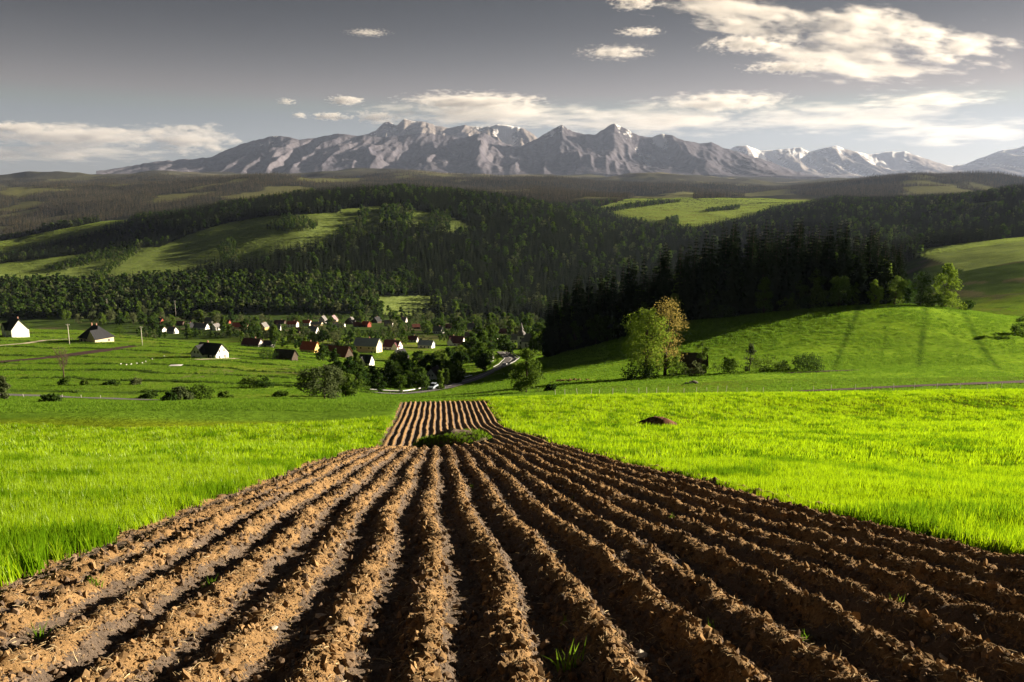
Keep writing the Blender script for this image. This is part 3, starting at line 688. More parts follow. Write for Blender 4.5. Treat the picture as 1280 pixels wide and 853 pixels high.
# ------------------------------------------------------------------ dark wood on the knoll
def knoll_wood():
    wood = [(682,292),(700,300),(720,302),(760,306),(800,305),(860,300),(900,287),(960,283),(1020,275),(1075,271),(1135,270)]   # picture column, distance
    gx, gy = jitter(0, 190, 225, 420, 4.5)
    gz = Z(gx, gy); px, py = project(gx, gy, gz)
    # the wood stands behind this line (plan view), from the valley up on to the crest of the knoll
    fl = [place(*w) for w in wood]
    lx = np.array([p.x for p in fl]); ly = np.array([p.y for p in fl])
    front_y = np.interp(gx, lx, ly); u = gx / gy
    k = (gy > front_y + 1) & (gy < front_y + 34) & (gx > lx[0] - 2) & (px < 1128) & (px > 684)
    gx, gy, gz, px, front_y = gx[k], gy[k], gz[k], px[k], front_y[k]
    dep = gy - front_y; n = 0
    prof = np.interp(px, [690, 720, 760, 800, 850, 900, 940, 975, 1000, 1040, 1080, 1110, 1130], [378, 356, 345, 330, 312, 286, 290, 276, 283, 288, 296, 305, 318])
    for i in np.argsort(dep):
        D = gy[i]; hmax = zpix(prof[i] - 13, D) - gz[i]
        h = float(np.clip(hmax * rng.uniform(0.74, 1.06), 9, 40))
        if rng.random() < 0.75 and dep[i] > 3:
            j = int(rng.integers(4))
            tree_obj('spruce_tree', SPRUCE[j], (gx[i], D, gz[i] - 0.3), h / 24, rng.random() * 6.28, ('towering' if h > 26 else 'tall' if h > 18 else 'short') + ' dark ' + ('slim ' if j == 1 else 'broad ' if j == 2 else '') + 'spruce ' + ('at the front edge of' if dep[i] < 9 else 'deep inside') + ' the knoll wood, ' + ('low down' if px[i] < 800 else 'up its slope' if px[i] < 930 else 'on its crest'), 'tree', 'spruces in the wood on the knoll', 0.92 if h > 24 else 1.05)
        else:
            h = min(h, rng.uniform(7, 13) if dep[i] < 7 else rng.uniform(13, 20)); key = 'dark' if rng.random() < (0.45 if dep[i] < 9 else 0.75) else 'mid'
            me = BL[key][int(rng.integers(3))]
            tree_obj('broadleaf_tree', me, (gx[i], D, gz[i] - 0.3), h / 12, rng.random() * 6.28, ('dark' if key == 'dark' else 'fresh') + ' green broadleaf tree ' + ('at the front edge of' if dep[i] < 9 else 'deep inside') + ' the knoll wood, ' + ('low down' if px[i] < 800 else 'up its slope' if px[i] < 930 else 'on its crest'), 'tree', 'broadleaf trees in the wood on the knoll', 0.85)
        n += 1
    print('knoll trees', n)
knoll_wood()

# ------------------------------------------------------------------ single trees and shrubs
def own_tree(name, px, D, H, W, shape, clumps, leaves, size, mat, label, seed, cat='tree', rz=0.0, group=None, dz=-0.2):
    p = place(px, D); me = broadleaf(seed, H, W, shape, clumps, leaves, size, M[mat])
    return tree_obj(name, me, p + Vector((0, 0, dz)), 1.0, rz, label, cat, group)
def hgt_px(npx, D): return npx / FPX * D * 1.02
# the tall two-coloured pair by the barn
own_tree('broadleaf_tree', 807, 181, hgt_px(92, 181), hgt_px(74, 181), 'round', 60, 6500, 0.36, 'leaf_lime', 'tall lime green tree beside the dark wooden barn, left of a rust-leaved one', 201)
own_tree('broadleaf_tree', 831, 184, hgt_px(104, 184), hgt_px(54, 184), 'tall', 60, 3400, 0.30, 'leaf_rust', 'tall sparse tree with rust brown leaves beside the dark wooden barn', 203)
own_tree('shrub', 800, 178, hgt_px(22, 178), hgt_px(55, 178), 'bush', 22, 1400, 0.36, 'leaf_dark', 'dark undergrowth shrub at the foot of the two-coloured trees', 204, 'shrub')
own_tree('shrub', 846, 178, hgt_px(28, 178), hgt_px(26, 178), 'bush', 16, 1000, 0.32, 'leaf_mid', 'green shrub between the rust-leaved tree and the barn', 205, 'shrub')
own_tree('broadleaf_tree', 877, 184, hgt_px(44, 184), hgt_px(20, 184), 'tall', 14, 900, 0.32, 'leaf_mid', 'slim young green tree at the right-hand end of the barn', 206)
own_tree('shrub', 868, 176, hgt_px(24, 176), hgt_px(22, 176), 'bush', 12, 700, 0.30, 'leaf_grey', 'grey green twiggy shrub in front of the barn', 207, 'shrub')
own_tree('shrub', 906, 181, hgt_px(24, 181), hgt_px(38, 181), 'bush', 18, 1300, 0.32, 'leaf_mid', 'round bright green shrub next to the barn', 208, 'shrub')
own_tree('broadleaf_tree', 937, 183, hgt_px(40, 183), hgt_px(22, 183), 'cone', 14, 800, 0.32, 'leaf_grey', 'slim pale sapling rising between two round shrubs below the knoll', 209)
own_tree('shrub', 958, 183, hgt_px(24, 183), hgt_px(42, 183), 'bush', 18, 1300, 0.32, 'leaf_mid', 'green shrub with a pointed tip beside the pale sapling', 210, 'shrub')
own_tree('shrub', 1010, 184, hgt_px(22, 184), hgt_px(58, 184), 'bush', 26, 1800, 0.32, 'leaf_dark', 'broad dark green shrub at the end of the brown earth strip', 211, 'shrub')
own_tree('shrub', 985, 185, hgt_px(14, 185), hgt_px(30, 185), 'bush', 14, 700, 0.3, 'leaf_dark', 'low dark shrub between the round green shrubs below the knoll', 212, 'shrub')
# lit trees along the edge of the knoll wood
for i, (px, D, h, w, sh, mt, lab) in enumerate([
    (1048, 268, 40, 36, 'round', 'leaf_mid', 'round bright green tree standing out in front of the knoll spruces'),
    (1093, 268, 34, 18, 'tall', 'leaf_lime', 'slim lime green tree on the crest of the knoll'),
    (1118, 272, 38, 30, 'tall', 'leaf_mid', 'broad green tree at the corner of the knoll wood'),
    (1150, 272, 44, 42, 'cone', 'leaf_dark', 'broad dark green cone-shaped tree beyond the crest of the knoll'),
    (1182, 274, 58, 30, 'tall', 'leaf_lime', 'tall pale green birch-like tree at the end of the knoll wood'),
    (1190, 270, 20, 34, 'bush', 'leaf_lime', 'low lime shrub under the tall pale tree on the knoll'),
    (1168, 270, 18, 26, 'bush', 'leaf_mid', 'low green shrub beside the lime shrub on the knoll'),
    (955, 278, 48, 30, 'cone', 'leaf_mid', 'lit green cone-shaped larch in front of the knoll spruces'),
    (1012, 276, 22, 34, 'bush', 'leaf_dark', 'dark shrub on the wood edge below the knoll spruces'),
    (985, 278, 18, 30, 'bush', 'leaf_mid', 'low green shrub on the wood edge beside the lit larch'),
    (905, 284, 18, 34, 'bush', 'leaf_dark', 'low dark shrub where the wood edge bends down the knoll'),
    (1210, 275, 14, 20, 'bush', 'leaf_dark', 'small dark shrub just past the end of the knoll wood'),
    (1278, 232, 26, 24, 'bush', 'leaf_mid', 'green shrub on the bare shoulder of the knoll'),
    (658, 150, 60, 54, 'cone', 'leaf_mid', 'full rounded green tree standing alone where the field meets the road'),
    (688, 152, 10, 16, 'bush', 'leaf_dark', 'small dark shrub at the foot of the full rounded tree')]):
    own_tree('broadleaf_tree' if sh != 'bush' else 'shrub', px, D, hgt_px(h, D), hgt_px(w, D), sh, 30 if h > 30 else 16, (4500 if D < 200 else 3000) if h > 45 else (2000 if h > 30 else 1000), 0.44 if D > 200 else 0.32, mt, lab, 230 + i, 'tree' if sh != 'bush' else 'shrub')
# left-hand meadow shrubs
for i, (px, py, h, w, sh, mt, lab) in enumerate([
    (406, 499, 46, 58, 'round', 'leaf_grey', 'spreading grey green willow at the edge of the near meadow'),
    (432, 497, 34, 36, 'round', 'leaf_mid', 'fresh green tree leaning against the spreading willow'),
    (66, 503, 13, 30, 'bush', 'leaf_dark', 'dark round shrub beside the left road'),
    (185, 499, 11, 40, 'bush', 'leaf_dark', 'low dark hedge shrub by the end of the left road'),
    (211, 502, 14, 22, 'bush', 'leaf_dark', 'dark green shrub beside the taller yellow green ones by the road'),
    (226, 501, 20, 26, 'bush', 'leaf_grey', 'grey green shrub in the roadside shrub row'),
    (247, 500, 22, 34, 'bush', 'leaf_mid', 'tallest yellow green shrub in the roadside row'),
    (282, 497, 9, 26, 'bush', 'leaf_mid', 'low green shrub past the roadside row'),
    (312, 485, 16, 28, 'bush', 'leaf_mid', 'round shrub of a pair on the meadow below the white house'),
    (332, 485, 15, 28, 'bush', 'leaf_dark', 'darker round shrub of a pair on the meadow below the white house'),
    (350, 496, 9, 20, 'bush', 'leaf_mid', 'small green shrub left of the spreading willow'),
    (140, 481, 7, 22, 'bush', 'leaf_dark', 'low dark shrub on the lowest terrace'),
    (170, 481, 10, 13, 'bush', 'leaf_grey', 'small grey round shrub on the lowest terrace'),
    (82, 482, 11, 14, 'bush', 'leaf_mid', 'small green shrub under the bare tree'),
    (106, 482, 8, 10, 'bush', 'leaf_mid', 'tiny green shrub right of the bare tree'),
    (334, 450, 16, 26, 'bush', 'leaf_dark', 'dark round garden shrub beside the white house'),
    (-2, 506, 40, 30, 'round', 'leaf_grey', 'grey green tree cut by the edge of the left road'),
    (28, 410, 9, 26, 'bush', 'leaf_mid', 'green shrub behind the white gable house'),
    (150, 421, 16, 16, 'bush', 'leaf_mid', 'lit green shrub behind the dark hipped house'),
    (135, 427, 8, 16, 'bush', 'leaf_dark', 'dark shrub in front of the dark hipped house')]):
    p = hit(px, py); D = p.y
    own_tree('broadleaf_tree' if sh != 'bush' else 'shrub', px, D, hgt_px(h, D), hgt_px(w, D), sh, 24, 3200 if h > 30 else 1100, 0.34 if h > 18 else 0.30, mt, lab, 260 + i, 'tree' if sh != 'bush' else 'shrub')
# a bare tree on the terrace
def bare_tree(px, D, H):
    p = place(px, D); r = empty('bare_tree', p); tag(r, 'slender leafless tree on the meadow terrace below the brown strip', 'tree')
    rs = np.random.default_rng(5); mb = MB(); mb.tube([(0, 0, -.4), (0.1, 0, H * .4), (0, 0.1, H * .75)], [.18, .13, .07], 7); mb.build('trunk', M['twig'], r, True)
    cr = MB()
    for k in range(34):
        a = rs.random() * 6.28; h0 = H * rs.uniform(.22, .75); L = H * rs.uniform(.2, .36); e = Vector((math.cos(a) * L * .7, math.sin(a) * L * .7, h0 + L))
        cr.tube([(0, 0, h0), (e.x * .55, e.y * .55, h0 + L * .45), tuple(e)], [.06, .04, .015], 4)
        for q in range(6):
            s = Vector((0, 0, h0)).lerp(e, rs.uniform(.4, 1)); d = Vector((rs.normal(), rs.normal(), abs(rs.normal()) + .4)).normalized() * H * .1
            cr.tube([tuple(s), tuple(s + d)], [.025, .008], 3)
    cr.build('branch_crown', M['twig'], r)
p = hit(80, 474); bare_tree(80, p.y, hgt_px(40, p.y))

# valley trees around the village, one by one
def valley_trees():
    rs = np.random.default_rng(77)
    zones = [([(436,468),(512,464),(515,490),(440,494)], 24, ('dark', 'dark', 'mid'), 32, 30), ([(380,450),(440,440),(450,480),(420,492)], 5, ('dark',), 30, 26),
             ([(515,462),(600,446),(612,462),(560,488),(505,490)], 30, ('dark', 'mid', 'mid'), 30, 28),
             ([(585,440),(648,436),(640,455),(592,458)], 18, ('dark', 'dark', 'mid'), 30, 18),
             ([(300,408),(440,405),(440,432),(330,432)], 56, ('dark', 'grey', 'mid'), 20, 20), ([(440,400),(660,408),(660,424),(450,420)], 64, ('dark', 'mid', 'grey'), 20, 18),
             ([(170,400),(330,405),(330,424),(200,424)], 54, ('dark', 'mid', 'grey'), 19, 18), ([(40,398),(190,394),(190,410),(60,404)], 22, ('mid', 'dark', 'grey'), 16, 16), ([(-10,384),(60,386),(60,396),(-10,396)], 9, ('mid', 'grey'), 14, 16), ([(560,404),(680,403),(680,415),(560,414)], 16, ('dark', 'grey', 'mid'), 14, 18),
             ([(640,410),(690,410),(690,445),(668,455),(655,430)], 16, ('dark', 'mid'), 36, 22), ([(405,436),(440,432),(445,446),(410,450)], 5, ('dark', 'mid'), 16, 18)]
    cnt = 0
    names = {'dark': 'dark green', 'mid': 'fresh green', 'grey': 'grey green'}
    where = ['in the thicket below the village', 'beside the red roofed cottage', 'around the timber gabled house in the valley', 'along the road bend in the valley', 'among the village houses', 'behind the village houses', 'at the far end of the village', 'behind the dark hipped house', 'behind the white gable house', 'by the far village street', 'at the foot of the knoll wood', 'beside the rusty barn roof']
    for zi, (P, n, keys, hp, wp) in enumerate(zones):
        xs = [q[0] for q in P]; ys = [q[1] for q in P]; m = 0
        while m < n:
            x, y = rs.uniform(min(xs), max(xs)), rs.uniform(min(ys), max(ys))
            if not in_poly(np.array([x]), np.array([y]), P)[0]: continue
            m += 1; p = hit(x, y, 150)
            if p.y > 1000: continue
            if any(abs(x - hx) < hw * 0.5 + 4 and 0 <= y - hy < 9 for hx, hy, hw in HOUSE_PX): continue
            key = keys[int(rs.integers(len(keys)))]; me = BL[key][int(rs.integers(len(BL[key])))]
            h = float(np.clip(hgt_px(hp, p.y) * rs.uniform(.7, 1.15), 4, 14)); cnt += 1
            tree_obj('broadleaf_tree', me, p + Vector((0, 0, -.3)), h / 12, rs.random() * 6.28, names[key] + ' broadleaf tree ' + where[zi], 'tree', 'broadleaf trees ' + where[zi], rs.uniform(.85, 1.2))
    print('valley trees', cnt)

# ------------------------------------------------------------------ houses
def wallm(name, c, v=0.06): return plain(name, c, 0.85, v, 1.5, 0.15)
W_ = {'white': wallm('white_render', (0.80, 0.79, 0.76)), 'cream': wallm('cream_render', (0.72, 0.60, 0.38)), 'yellow': wallm('yellow_render', (0.72, 0.52, 0.20)), 'beige': wallm('beige_render', (0.58, 0.46, 0.32)),
      'grey': wallm('grey_render', (0.42, 0.41, 0.40)), 'wood': plain('weathered_timber', (0.075, 0.060, 0.050), 0.9, 0.35, 2.5, 0.4), 'redwood': plain('red_timber', (0.24, 0.07, 0.05), 0.8, 0.2, 2, 0.2)}
def tiled(name, c):
    m, n, l, out = nmat(name); p = n.new('ShaderNodeBsdfPrincipled'); p.inputs['Roughness'].default_value = 0.85; p.inputs['Specular IOR Level'].default_value = 0.2
    t = ntex(n, l, 1.8, 6, 0.6); r = ramp(n, [(0.3, tuple(q * 0.65 for q in c)), (0.7, tuple(q * 1.25 for q in c))]); l.new(t.outputs[0], r.inputs[0]); l.new(r.outputs[0], p.inputs['Base Color'])
    tc = n.new('ShaderNodeTexCoord'); wv = n.new('ShaderNodeTexWave'); wv.inputs['Scale'].default_value = 1.6; wv.bands_direction = 'Z'; wv.inputs['Distortion'].default_value = 0.6
    l.new(tc.outputs['Object'], wv.inputs['Vector']); b = n.new('ShaderNodeBump'); b.inputs['Strength'].default_value = 0.5; b.inputs['Distance'].default_value = 0.06; l.new(wv.outputs[0], b.inputs['Height']); l.new(b.outputs[0], p.inputs['Normal'])
    l.new(p.outputs[0], out.inputs[0]); return m
R_ = {'black': tiled('black_roof', (0.022, 0.024, 0.030)), 'red': tiled('red_roof', (0.40, 0.075, 0.035)), 'maroon': tiled('maroon_roof', (0.11, 0.035, 0.045)), 'blue': plain('grey_blue_sheet_roof', (0.26, 0.31, 0.38), 0.45, 0.1, 0.6), 'grey': tiled('grey_roof', (0.17, 0.165, 0.17)),
      'brown': tiled('rusty_roof', (0.16, 0.055, 0.04)), 'plum': tiled('plum_roof', (0.25, 0.18, 0.20)), 'wood': plain('shingle_roof', (0.045, 0.038, 0.036), 0.9, 0.3, 3, 0.4)}
M['glass'] = plain('window_glass', (0.03, 0.035, 0.045), 0.15, 0.1); M['frame'] = plain('window_frame', (0.55, 0.53, 0.5), 0.6, 0.05); M['door'] = plain('door_wood', (0.10, 0.06, 0.04), 0.6, 0.2)
M['brick'] = plain('chimney_brick', (0.28, 0.16, 0.12), 0.9, 0.2, 6); M['white'] = plain('white_paint', (0.8, 0.8, 0.8), 0.5, 0.04)
M['post'] = plain('pale_post', (0.55, 0.52, 0.46), 0.85, 0.15); M['metal'] = plain('galvanised_steel', (0.45, 0.46, 0.48), 0.4, 0.1, 4, 0, 0.7)
def prism(mb, L, Wd, h, rh, x0=0.0, base=-2.0):
    a = L / 2; b = Wd / 2
    mb.add([(x0 - a, -b, base), (x0 - a, b, base), (x0 - a, b, h), (x0 - a, 0, h + rh), (x0 - a, -b, h), (x0 + a, -b, base), (x0 + a, b, base), (x0 + a, b, h), (x0 + a, 0, h + rh), (x0 + a, -b, h)],
           [(0, 4, 3, 2, 1), (5, 6, 7, 8, 9), (0, 5, 9, 4), (1, 2, 7, 6), (2, 3, 8, 7), (3, 4, 9, 8), (0, 1, 6, 5)])
def gable_roof(mb, L, Wd, h, rh, o=0.45, t=0.22, x0=0.0):
    a = L / 2 + o; b = Wd / 2 + o; ze = h - o * rh / (Wd / 2)
    sec = [(-b, ze), (-b, ze + t), (0, h + rh + t), (b, ze + t), (b, ze), (0, h + rh + 0.02)]
    v = [(x0 + s * a, y, z) for s in (-1, 1) for y, z in sec]
    mb.add(v, [(0, 6, 7, 1), (1, 7, 8, 2), (2, 8, 9, 3), (3, 9, 10, 4), (4, 10, 11, 5), (5, 11, 6, 0), (0, 1, 2, 5), (5, 2, 3, 4), (6, 11, 8, 7), (11, 10, 9, 8)])
def hip_roof(mb, L, Wd, h, rh, o=0.6, inset=0.5):
    a = L / 2 + o; b = Wd / 2 + o; r = max(0.2, a - b * inset * 2)
    mb.add([(-a, -b, h - .25), (a, -b, h - .25), (a, b, h - .25), (-a, b, h - .25), (-a, -b, h), (a, -b, h), (a, b, h), (-a, b, h), (-r, 0, h + rh), (r, 0, h + rh)],
           [(0, 3, 2, 1), (0, 1, 5, 4), (1, 2, 6, 5), (2, 3, 7, 6), (3, 0, 4, 7), (4, 5, 9, 8), (5, 6, 9), (6, 7, 8, 9), (7, 4, 8)])
def rotz(mb, k0, ang, off):
    ca, sa = math.cos(ang), math.sin(ang)
    mb.v[k0:] = [(x * ca - y * sa + off[0], x * sa + y * ca + off[1], z) for x, y, z in mb.v[k0:]]
def window(root, face, u, z, w, h, L, Wd, framed, x0=0.0, mat='glass', name='window', yf=None):
    """u runs along the wall, z is the sill height; face front (-Y), right (+X) or left (-X)"""
    def bx(mb, u0, u1, z0, z1, d0, d1):
        if face == 'front':
            y = -Wd / 2 if yf is None else yf; mb.box(x0 + u0, x0 + u1, y - d1, y - d0, z0, z1)
        elif face == 'right': mb.box(x0 + L / 2 + d0, x0 + L / 2 + d1, u0, u1, z0, z1)
        else: mb.box(x0 - L / 2 - d1, x0 - L / 2 - d0, u0, u1, z0, z1)
    mb = MB()
    if framed:
        t = 0.10
        bx(mb, u - w / 2 - t, u + w / 2 + t, z + h, z + h + t, -.02, .07); bx(mb, u - w / 2 - t, u + w / 2 + t, z - t, z, -.02, .09)
        bx(mb, u - w / 2 - t, u - w / 2, z, z + h, -.02, .07); bx(mb, u + w / 2, u + w / 2 + t, z, z + h, -.02, .07)
        o = mb.build(name, M['frame'], root); g = MB(); bx(g, u - w / 2, u + w / 2, z, z + h, -.02, .025); g.build('pane', M[mat], o)
    else:
        bx(mb, u - w / 2, u + w / 2, z, z + h, -.03, .04); mb.build(name, M[mat], root)
HOUSE_PX = []
def house(label, px, py, L, Wd, h, rh, yaw, wall, roof, wins=(), D=None, wing=None, chim=None, name='house', cat='house', hip=False, door=None, framed=False, group=None, o=0.45, hs_=0.78):
    p = place(px, D) if D else hit(px, py, 150)
    x, y = p.x, p.y; ya = R(yaw)
    cz = [Zs(x + math.cos(ya) * a - math.sin(ya) * b, y + math.sin(ya) * a + math.cos(ya) * b) for a in (-L / 2, L / 2) for b in (-Wd / 2, Wd / 2)]
    z = 0.5 * (min(cz) + sum(cz) / 4)
    root = empty(name, (x, y, z), ya, hs_); tag(root, label, cat, group)
    HOUSE_PX.append((px, py, hs_ * L / y * FPX))
    wm = MB(); (prism(wm, L, Wd, h, rh) if not hip else wm.box(-L / 2, L / 2, -Wd / 2, Wd / 2, -2, h - .05))
    rm = MB(); (gable_roof(rm, L, Wd, h, rh, o) if not hip else hip_roof(rm, L, Wd, h, rh))
    if wing:                                    # a gabled bay: x position, width, projection, wall height, roof height
        wx, ww, wp, wh, wr = wing; LL = Wd / 2 + wp
        k = len(wm.v); prism(wm, LL - .02, ww, wh, wr); rotz(wm, k, -math.pi / 2, (wx, -LL / 2))
        k = len(rm.v); gable_roof(rm, LL, ww, wh, wr, 0.4, 0.2); rotz(rm, k, -math.pi / 2, (wx, -LL / 2))
    wm.build('wall', W_[wall], root); ro = rm.build('roof', R_[roof], root)
    for q in chim or ():
        c = MB(); c.box(q[0] - .3, q[0] + .3, q[1] - .3, q[1] + .3, h + rh * .4, h + rh + 1.0); c.build('chimney', M['brick'], ro)
    for wv in wins: window(root, wv[0], wv[1], wv[2], wv[3], wv[4], L, Wd, framed, yf=(wv[5] if len(wv) > 5 else None))
    if door: window(root, door[0], door[1], 0.05, 1.0, 2.05, L, Wd, framed, mat='door', name='door', yf=door[2] if len(door) > 2 else None)
    return root

def two(face, us, z, w=1.1, h=1.3, yf=None): return [(face, u, z, w, h) + ((yf,) if yf is not None else ()) for u in us]
def skylight(root, x, y, z, sl):
    mb = MB(); mb.box(-.45, .45, -.6, .6, 0, .12); o = mb.build('skylight', M['glass'], root); o.location = (x, y, z); o.rotation_euler = (sl, 0, 0)
h1 = house('white house with black roof and a blank sunlit gable wall', 21, 421, 11.5, 9.0, 5.2, 5.6, -38, 'white', 'black', two('front', (-3.6, -1.2), 3.6, .95, 1.7, -5.5) + two('front', (-4.2,), .9, .9, 1.1, -5.5) + two('front', (2.6, 4.3), .9), wing=(-2.4, 5.6, 1.0, 5.0, 3.6), chim=[(1.5, 1.0)], framed=True, door=('front', -1.7, -5.5), hs_=0.9)
h2 = house('low sprawling house with steep black hipped roof and beige walls', 121, 427, 14.5, 10.5, 3.0, 6.6, -24, 'beige', 'black', two('front', (-5.2, -2.6, 0.4), .8, 1.3, 1.4) + two('right', (-2.5, 2.0), .8), wing=(4.4, 6.0, 1.6, 3.4, 4.3), chim=[(0.2, 0.5), (-3.6, 0.6)], hip=True, framed=True, door=('front', 2.0 - .3), hs_=0.86)
skylight(h2, -2.2, -3.4, 5.3, R(42)); skylight(h2, -0.4, -3.4, 5.3, R(42))
h3 = house('white cottage with black roof and front gable on the green slope', 265, 447, 12.8, 8.6, 3.2, 4.4, -22, 'white', 'black', two('front', (-4.9, -1.7), .8, .9, 1.1, -6.5) + two('front', (-4.3, -2.3), 3.5, .85, 1.1, -6.5) + two('front', (2.0, 4.6), .8, 1.2, 1.9) + two('right', (-1.6, 1.4), 3.6, .8, 1.3) + two('right', (-1.8, 1.8), .8, .9, 1.3), wing=(-3.3, 7.0, 2.2, 3.2, 4.0), chim=[(-2.6, 0.6)], framed=True, door=('front', 3.3))
house('small weathered timber barn with black shingle roof on the meadow', 357, 450, 10.5, 6.0, 2.6, 3.2, -14, 'wood', 'wood', name='barn', cat='barn', door=('front', 1.0))
house('yellow cottage with bright red roof behind the timber barn', 388, 441, 10.5, 7.5, 3.4, 4.2, -18, 'yellow', 'red', two('front', (-3.3, -.8, 2.0), 1.0, .9, 1.1) + two('right', (-1.4, 1.4), 1.0, .8, 1.1) + two('right', (0,), 4.0, .8, 1.0), chim=[(0, .8)])
house('long low house with maroon roof and white gable trim', 316, 433, 13, 7, 2.4, 3.6, -16, 'grey', 'maroon', two('front', (-4, -1, 3), .7, 1.0, 1.0) + two('right', (0,), 1.0), chim=[(2, .6)])
house('dark roofed shed beside the maroon roofed house', 336, 434, 6, 6, 2.4, 2.4, -10, 'grey', 'black', two('front', (-1.2,), .8), name='shed', cat='shed')
house('large yellow building with pale blue sheet metal roof', 460, 440, 17, 10, 5.6, 4.4, -14, 'cream', 'blue', two('front', (-6, -3, 3, 6), 3.4, 1.0, 1.2) + two('front', (5.0, 7.2), .8, 1.0, 1.2) + two('right', (-2, 2), 1.2), chim=[(1, .8)])
house('small white house with black roof before the blue roofed building', 456, 443, 8, 7, 2.8, 3.6, -12, 'white', 'black', two('front', (-2.6, 2.4), .8) + two('front', (-.3,), 3.0, .9, 1.0, -4.1), wing=(-.3, 4.0, .6, 3.0, 2.6), D=325)
house('rusty red barn roof between the cottage and the blue roofed building', 424, 446, 14, 9, 2.2, 5.0, -20, 'wood', 'brown', name='barn', cat='barn', door=('front', -3))
house('grey sheet roofed shed behind the rusty barn', 409, 437, 8, 5, 2.4, 1.4, -10, 'grey', 'grey', two('front', (-2, 1), .8), name='shed', cat='shed')
house('dark roofed house next to the blue roofed building, with white gable', 491, 437, 12, 8, 3.0, 4.2, -20, 'white', 'maroon', two('front', (-3.5, 0, 3), .8) + two('right', (0,), 3.4), chim=[(1.5, .5)], wing=(4, 4.2, .8, 3.2, 2.8))
house('white house with black steep roof among bare bushes', 500, 452, 8, 7, 3.2, 4.6, 60, 'white', 'black', two('left', (-1.5, 1.5), .9) + two('left', (0,), 4.0), chim=[(0, .6)])
house('timber gabled house with dark brown roof deep in the valley trees', 543, 476, 9, 8, 3.0, 5.0, 72, 'white', 'wood', two('left', (-2, 2), .8) + two('left', (-.8, .9), 3.6, .7, 1.0), D=270, hs_=0.62)
house('dark roofed house with white gable at the village centre', 571, 432, 12, 8, 3.2, 4.6, -18, 'white', 'maroon', two('front', (-3, 0, 3), .9) + two('right', (-1.5, 1.5), .9), chim=[(-3, .5)], wing=(-4, 4.5, .6, 3.2, 3.4))
house('house with pale blue grey roof half hidden in the village trees', 533, 435, 11, 7, 3.0, 3.0, -15, 'white', 'blue', two('front', (-3, 0, 3), .9), name='house')
house('plain house with dark plum roof beside the road bend', 606, 446, 10, 8, 3.0, 3.8, -12, 'grey', 'plum', two('front', (-2.5, 1), .9) + two('right', (0,), 1.0), D=385)
far_houses = [(366, 409, 11, 7, 4.2, 2.8, -8, 'white', 'red', 'white two-storey house with red roof at the wood edge'), (384, 407, 9, 7, 3.6, 2.8, -12, 'white', 'red', 'small white house with red roof second from the wood edge end'),
    (396, 408, 12, 7, 3.0, 2.0, -6, 'cream', 'grey', 'low cream house with flat grey roof in the upper row'), (404, 404, 7, 7, 4.6, 4.0, 78, 'grey', 'grey', 'pale grey narrow gabled house in the upper row'),
    (417, 405, 8, 8, 5.0, 5.0, 80, 'cream', 'plum', 'tall cream gabled house in the upper row'), (423, 409, 14, 6, 2.8, 1.4, -4, 'white', 'grey', 'long low white building before the tall cream gabled house'),
    (438, 405, 10, 9, 3.2, 4.6, 74, 'wood', 'grey', 'brown gabled house with light grey roof edge'), (458, 409, 8, 7, 3.6, 3.0, -25, 'redwood', 'red', 'small red timber house below the upper row'),
    (471, 404, 9, 8, 3.4, 4.6, 65, 'wood', 'black', 'dark house with white verge boards in the upper row'), (502, 403, 13, 9, 3.0, 4.2, -10, 'grey', 'plum', 'house with broad mauve roof at the end of the upper row'),
    (301, 411, 17, 8, 3.0, 4.0, -6, 'cream', 'red', 'long cream house with orange red roof'), (330, 413, 8, 7, 4.0, 4.2, 76, 'yellow', 'grey', 'narrow yellow gabled house beyond the maroon roof'),
    (252, 412, 15, 8, 3.2, 4.2, -14, 'white', 'grey', 'white house with mottled grey roof behind the white cottage'), (270, 413, 8, 7, 4.0, 3.4, 70, 'white', 'grey', 'small white gabled house behind the white cottage'),
    (238, 412, 7, 7, 3.6, 4.0, 66, 'wood', 'black', 'dark timber house with pale gable beam'), (199, 405, 11, 8, 3.4, 4.0, -20, 'redwood', 'black', 'reddish house with black roof alone under the wood'),
    (203, 415, 8, 6, 3.4, 2.4, -30, 'white', 'plum', 'small white house below the reddish one'), (283, 405, 9, 6, 2.6, 2.4, -8, 'redwood', 'brown', 'brown roofed outbuilding left of the long cream house'),
    (590, 423, 12, 7, 2.8, 3.0, -8, 'grey', 'plum', 'low house with plum roof between village trees'), (615, 426, 9, 7, 3.0, 3.2, -14, 'white', 'grey', 'small white house with grey roof near the church'), (516, 428, 8, 6, 2.8, 2.6, -10, 'grey', 'maroon', 'small maroon roofed house behind the bare bushes'), (350, 405, 12, 6, 2.6, 2.0, -5, 'wood', 'maroon', 'long dark shed at the wood edge beside the red roofs')]
for i, (px, py, L, Wd, h, rh, yaw, wl_, rf, lab) in enumerate(far_houses):
    g = 'left' if yaw > 40 else 'front'
    ws = two('front', (-L * .3, 0.1, L * .3), 1.0, 1.0, 1.2) if g == 'front' else two('left', (-Wd * .24, Wd * .24), 1.0, 1.0, 1.2) + two('left', (0,), h + .2, .9, 1.1)
    if h > 4 and g == 'front': ws += two('front', (-L * .3, 0.1, L * .3), 2.9, .9, .9)
    house(lab, px, py, L, Wd, h, rh, yaw, wl_, rf, ws, chim=[(L * .15, .4)])
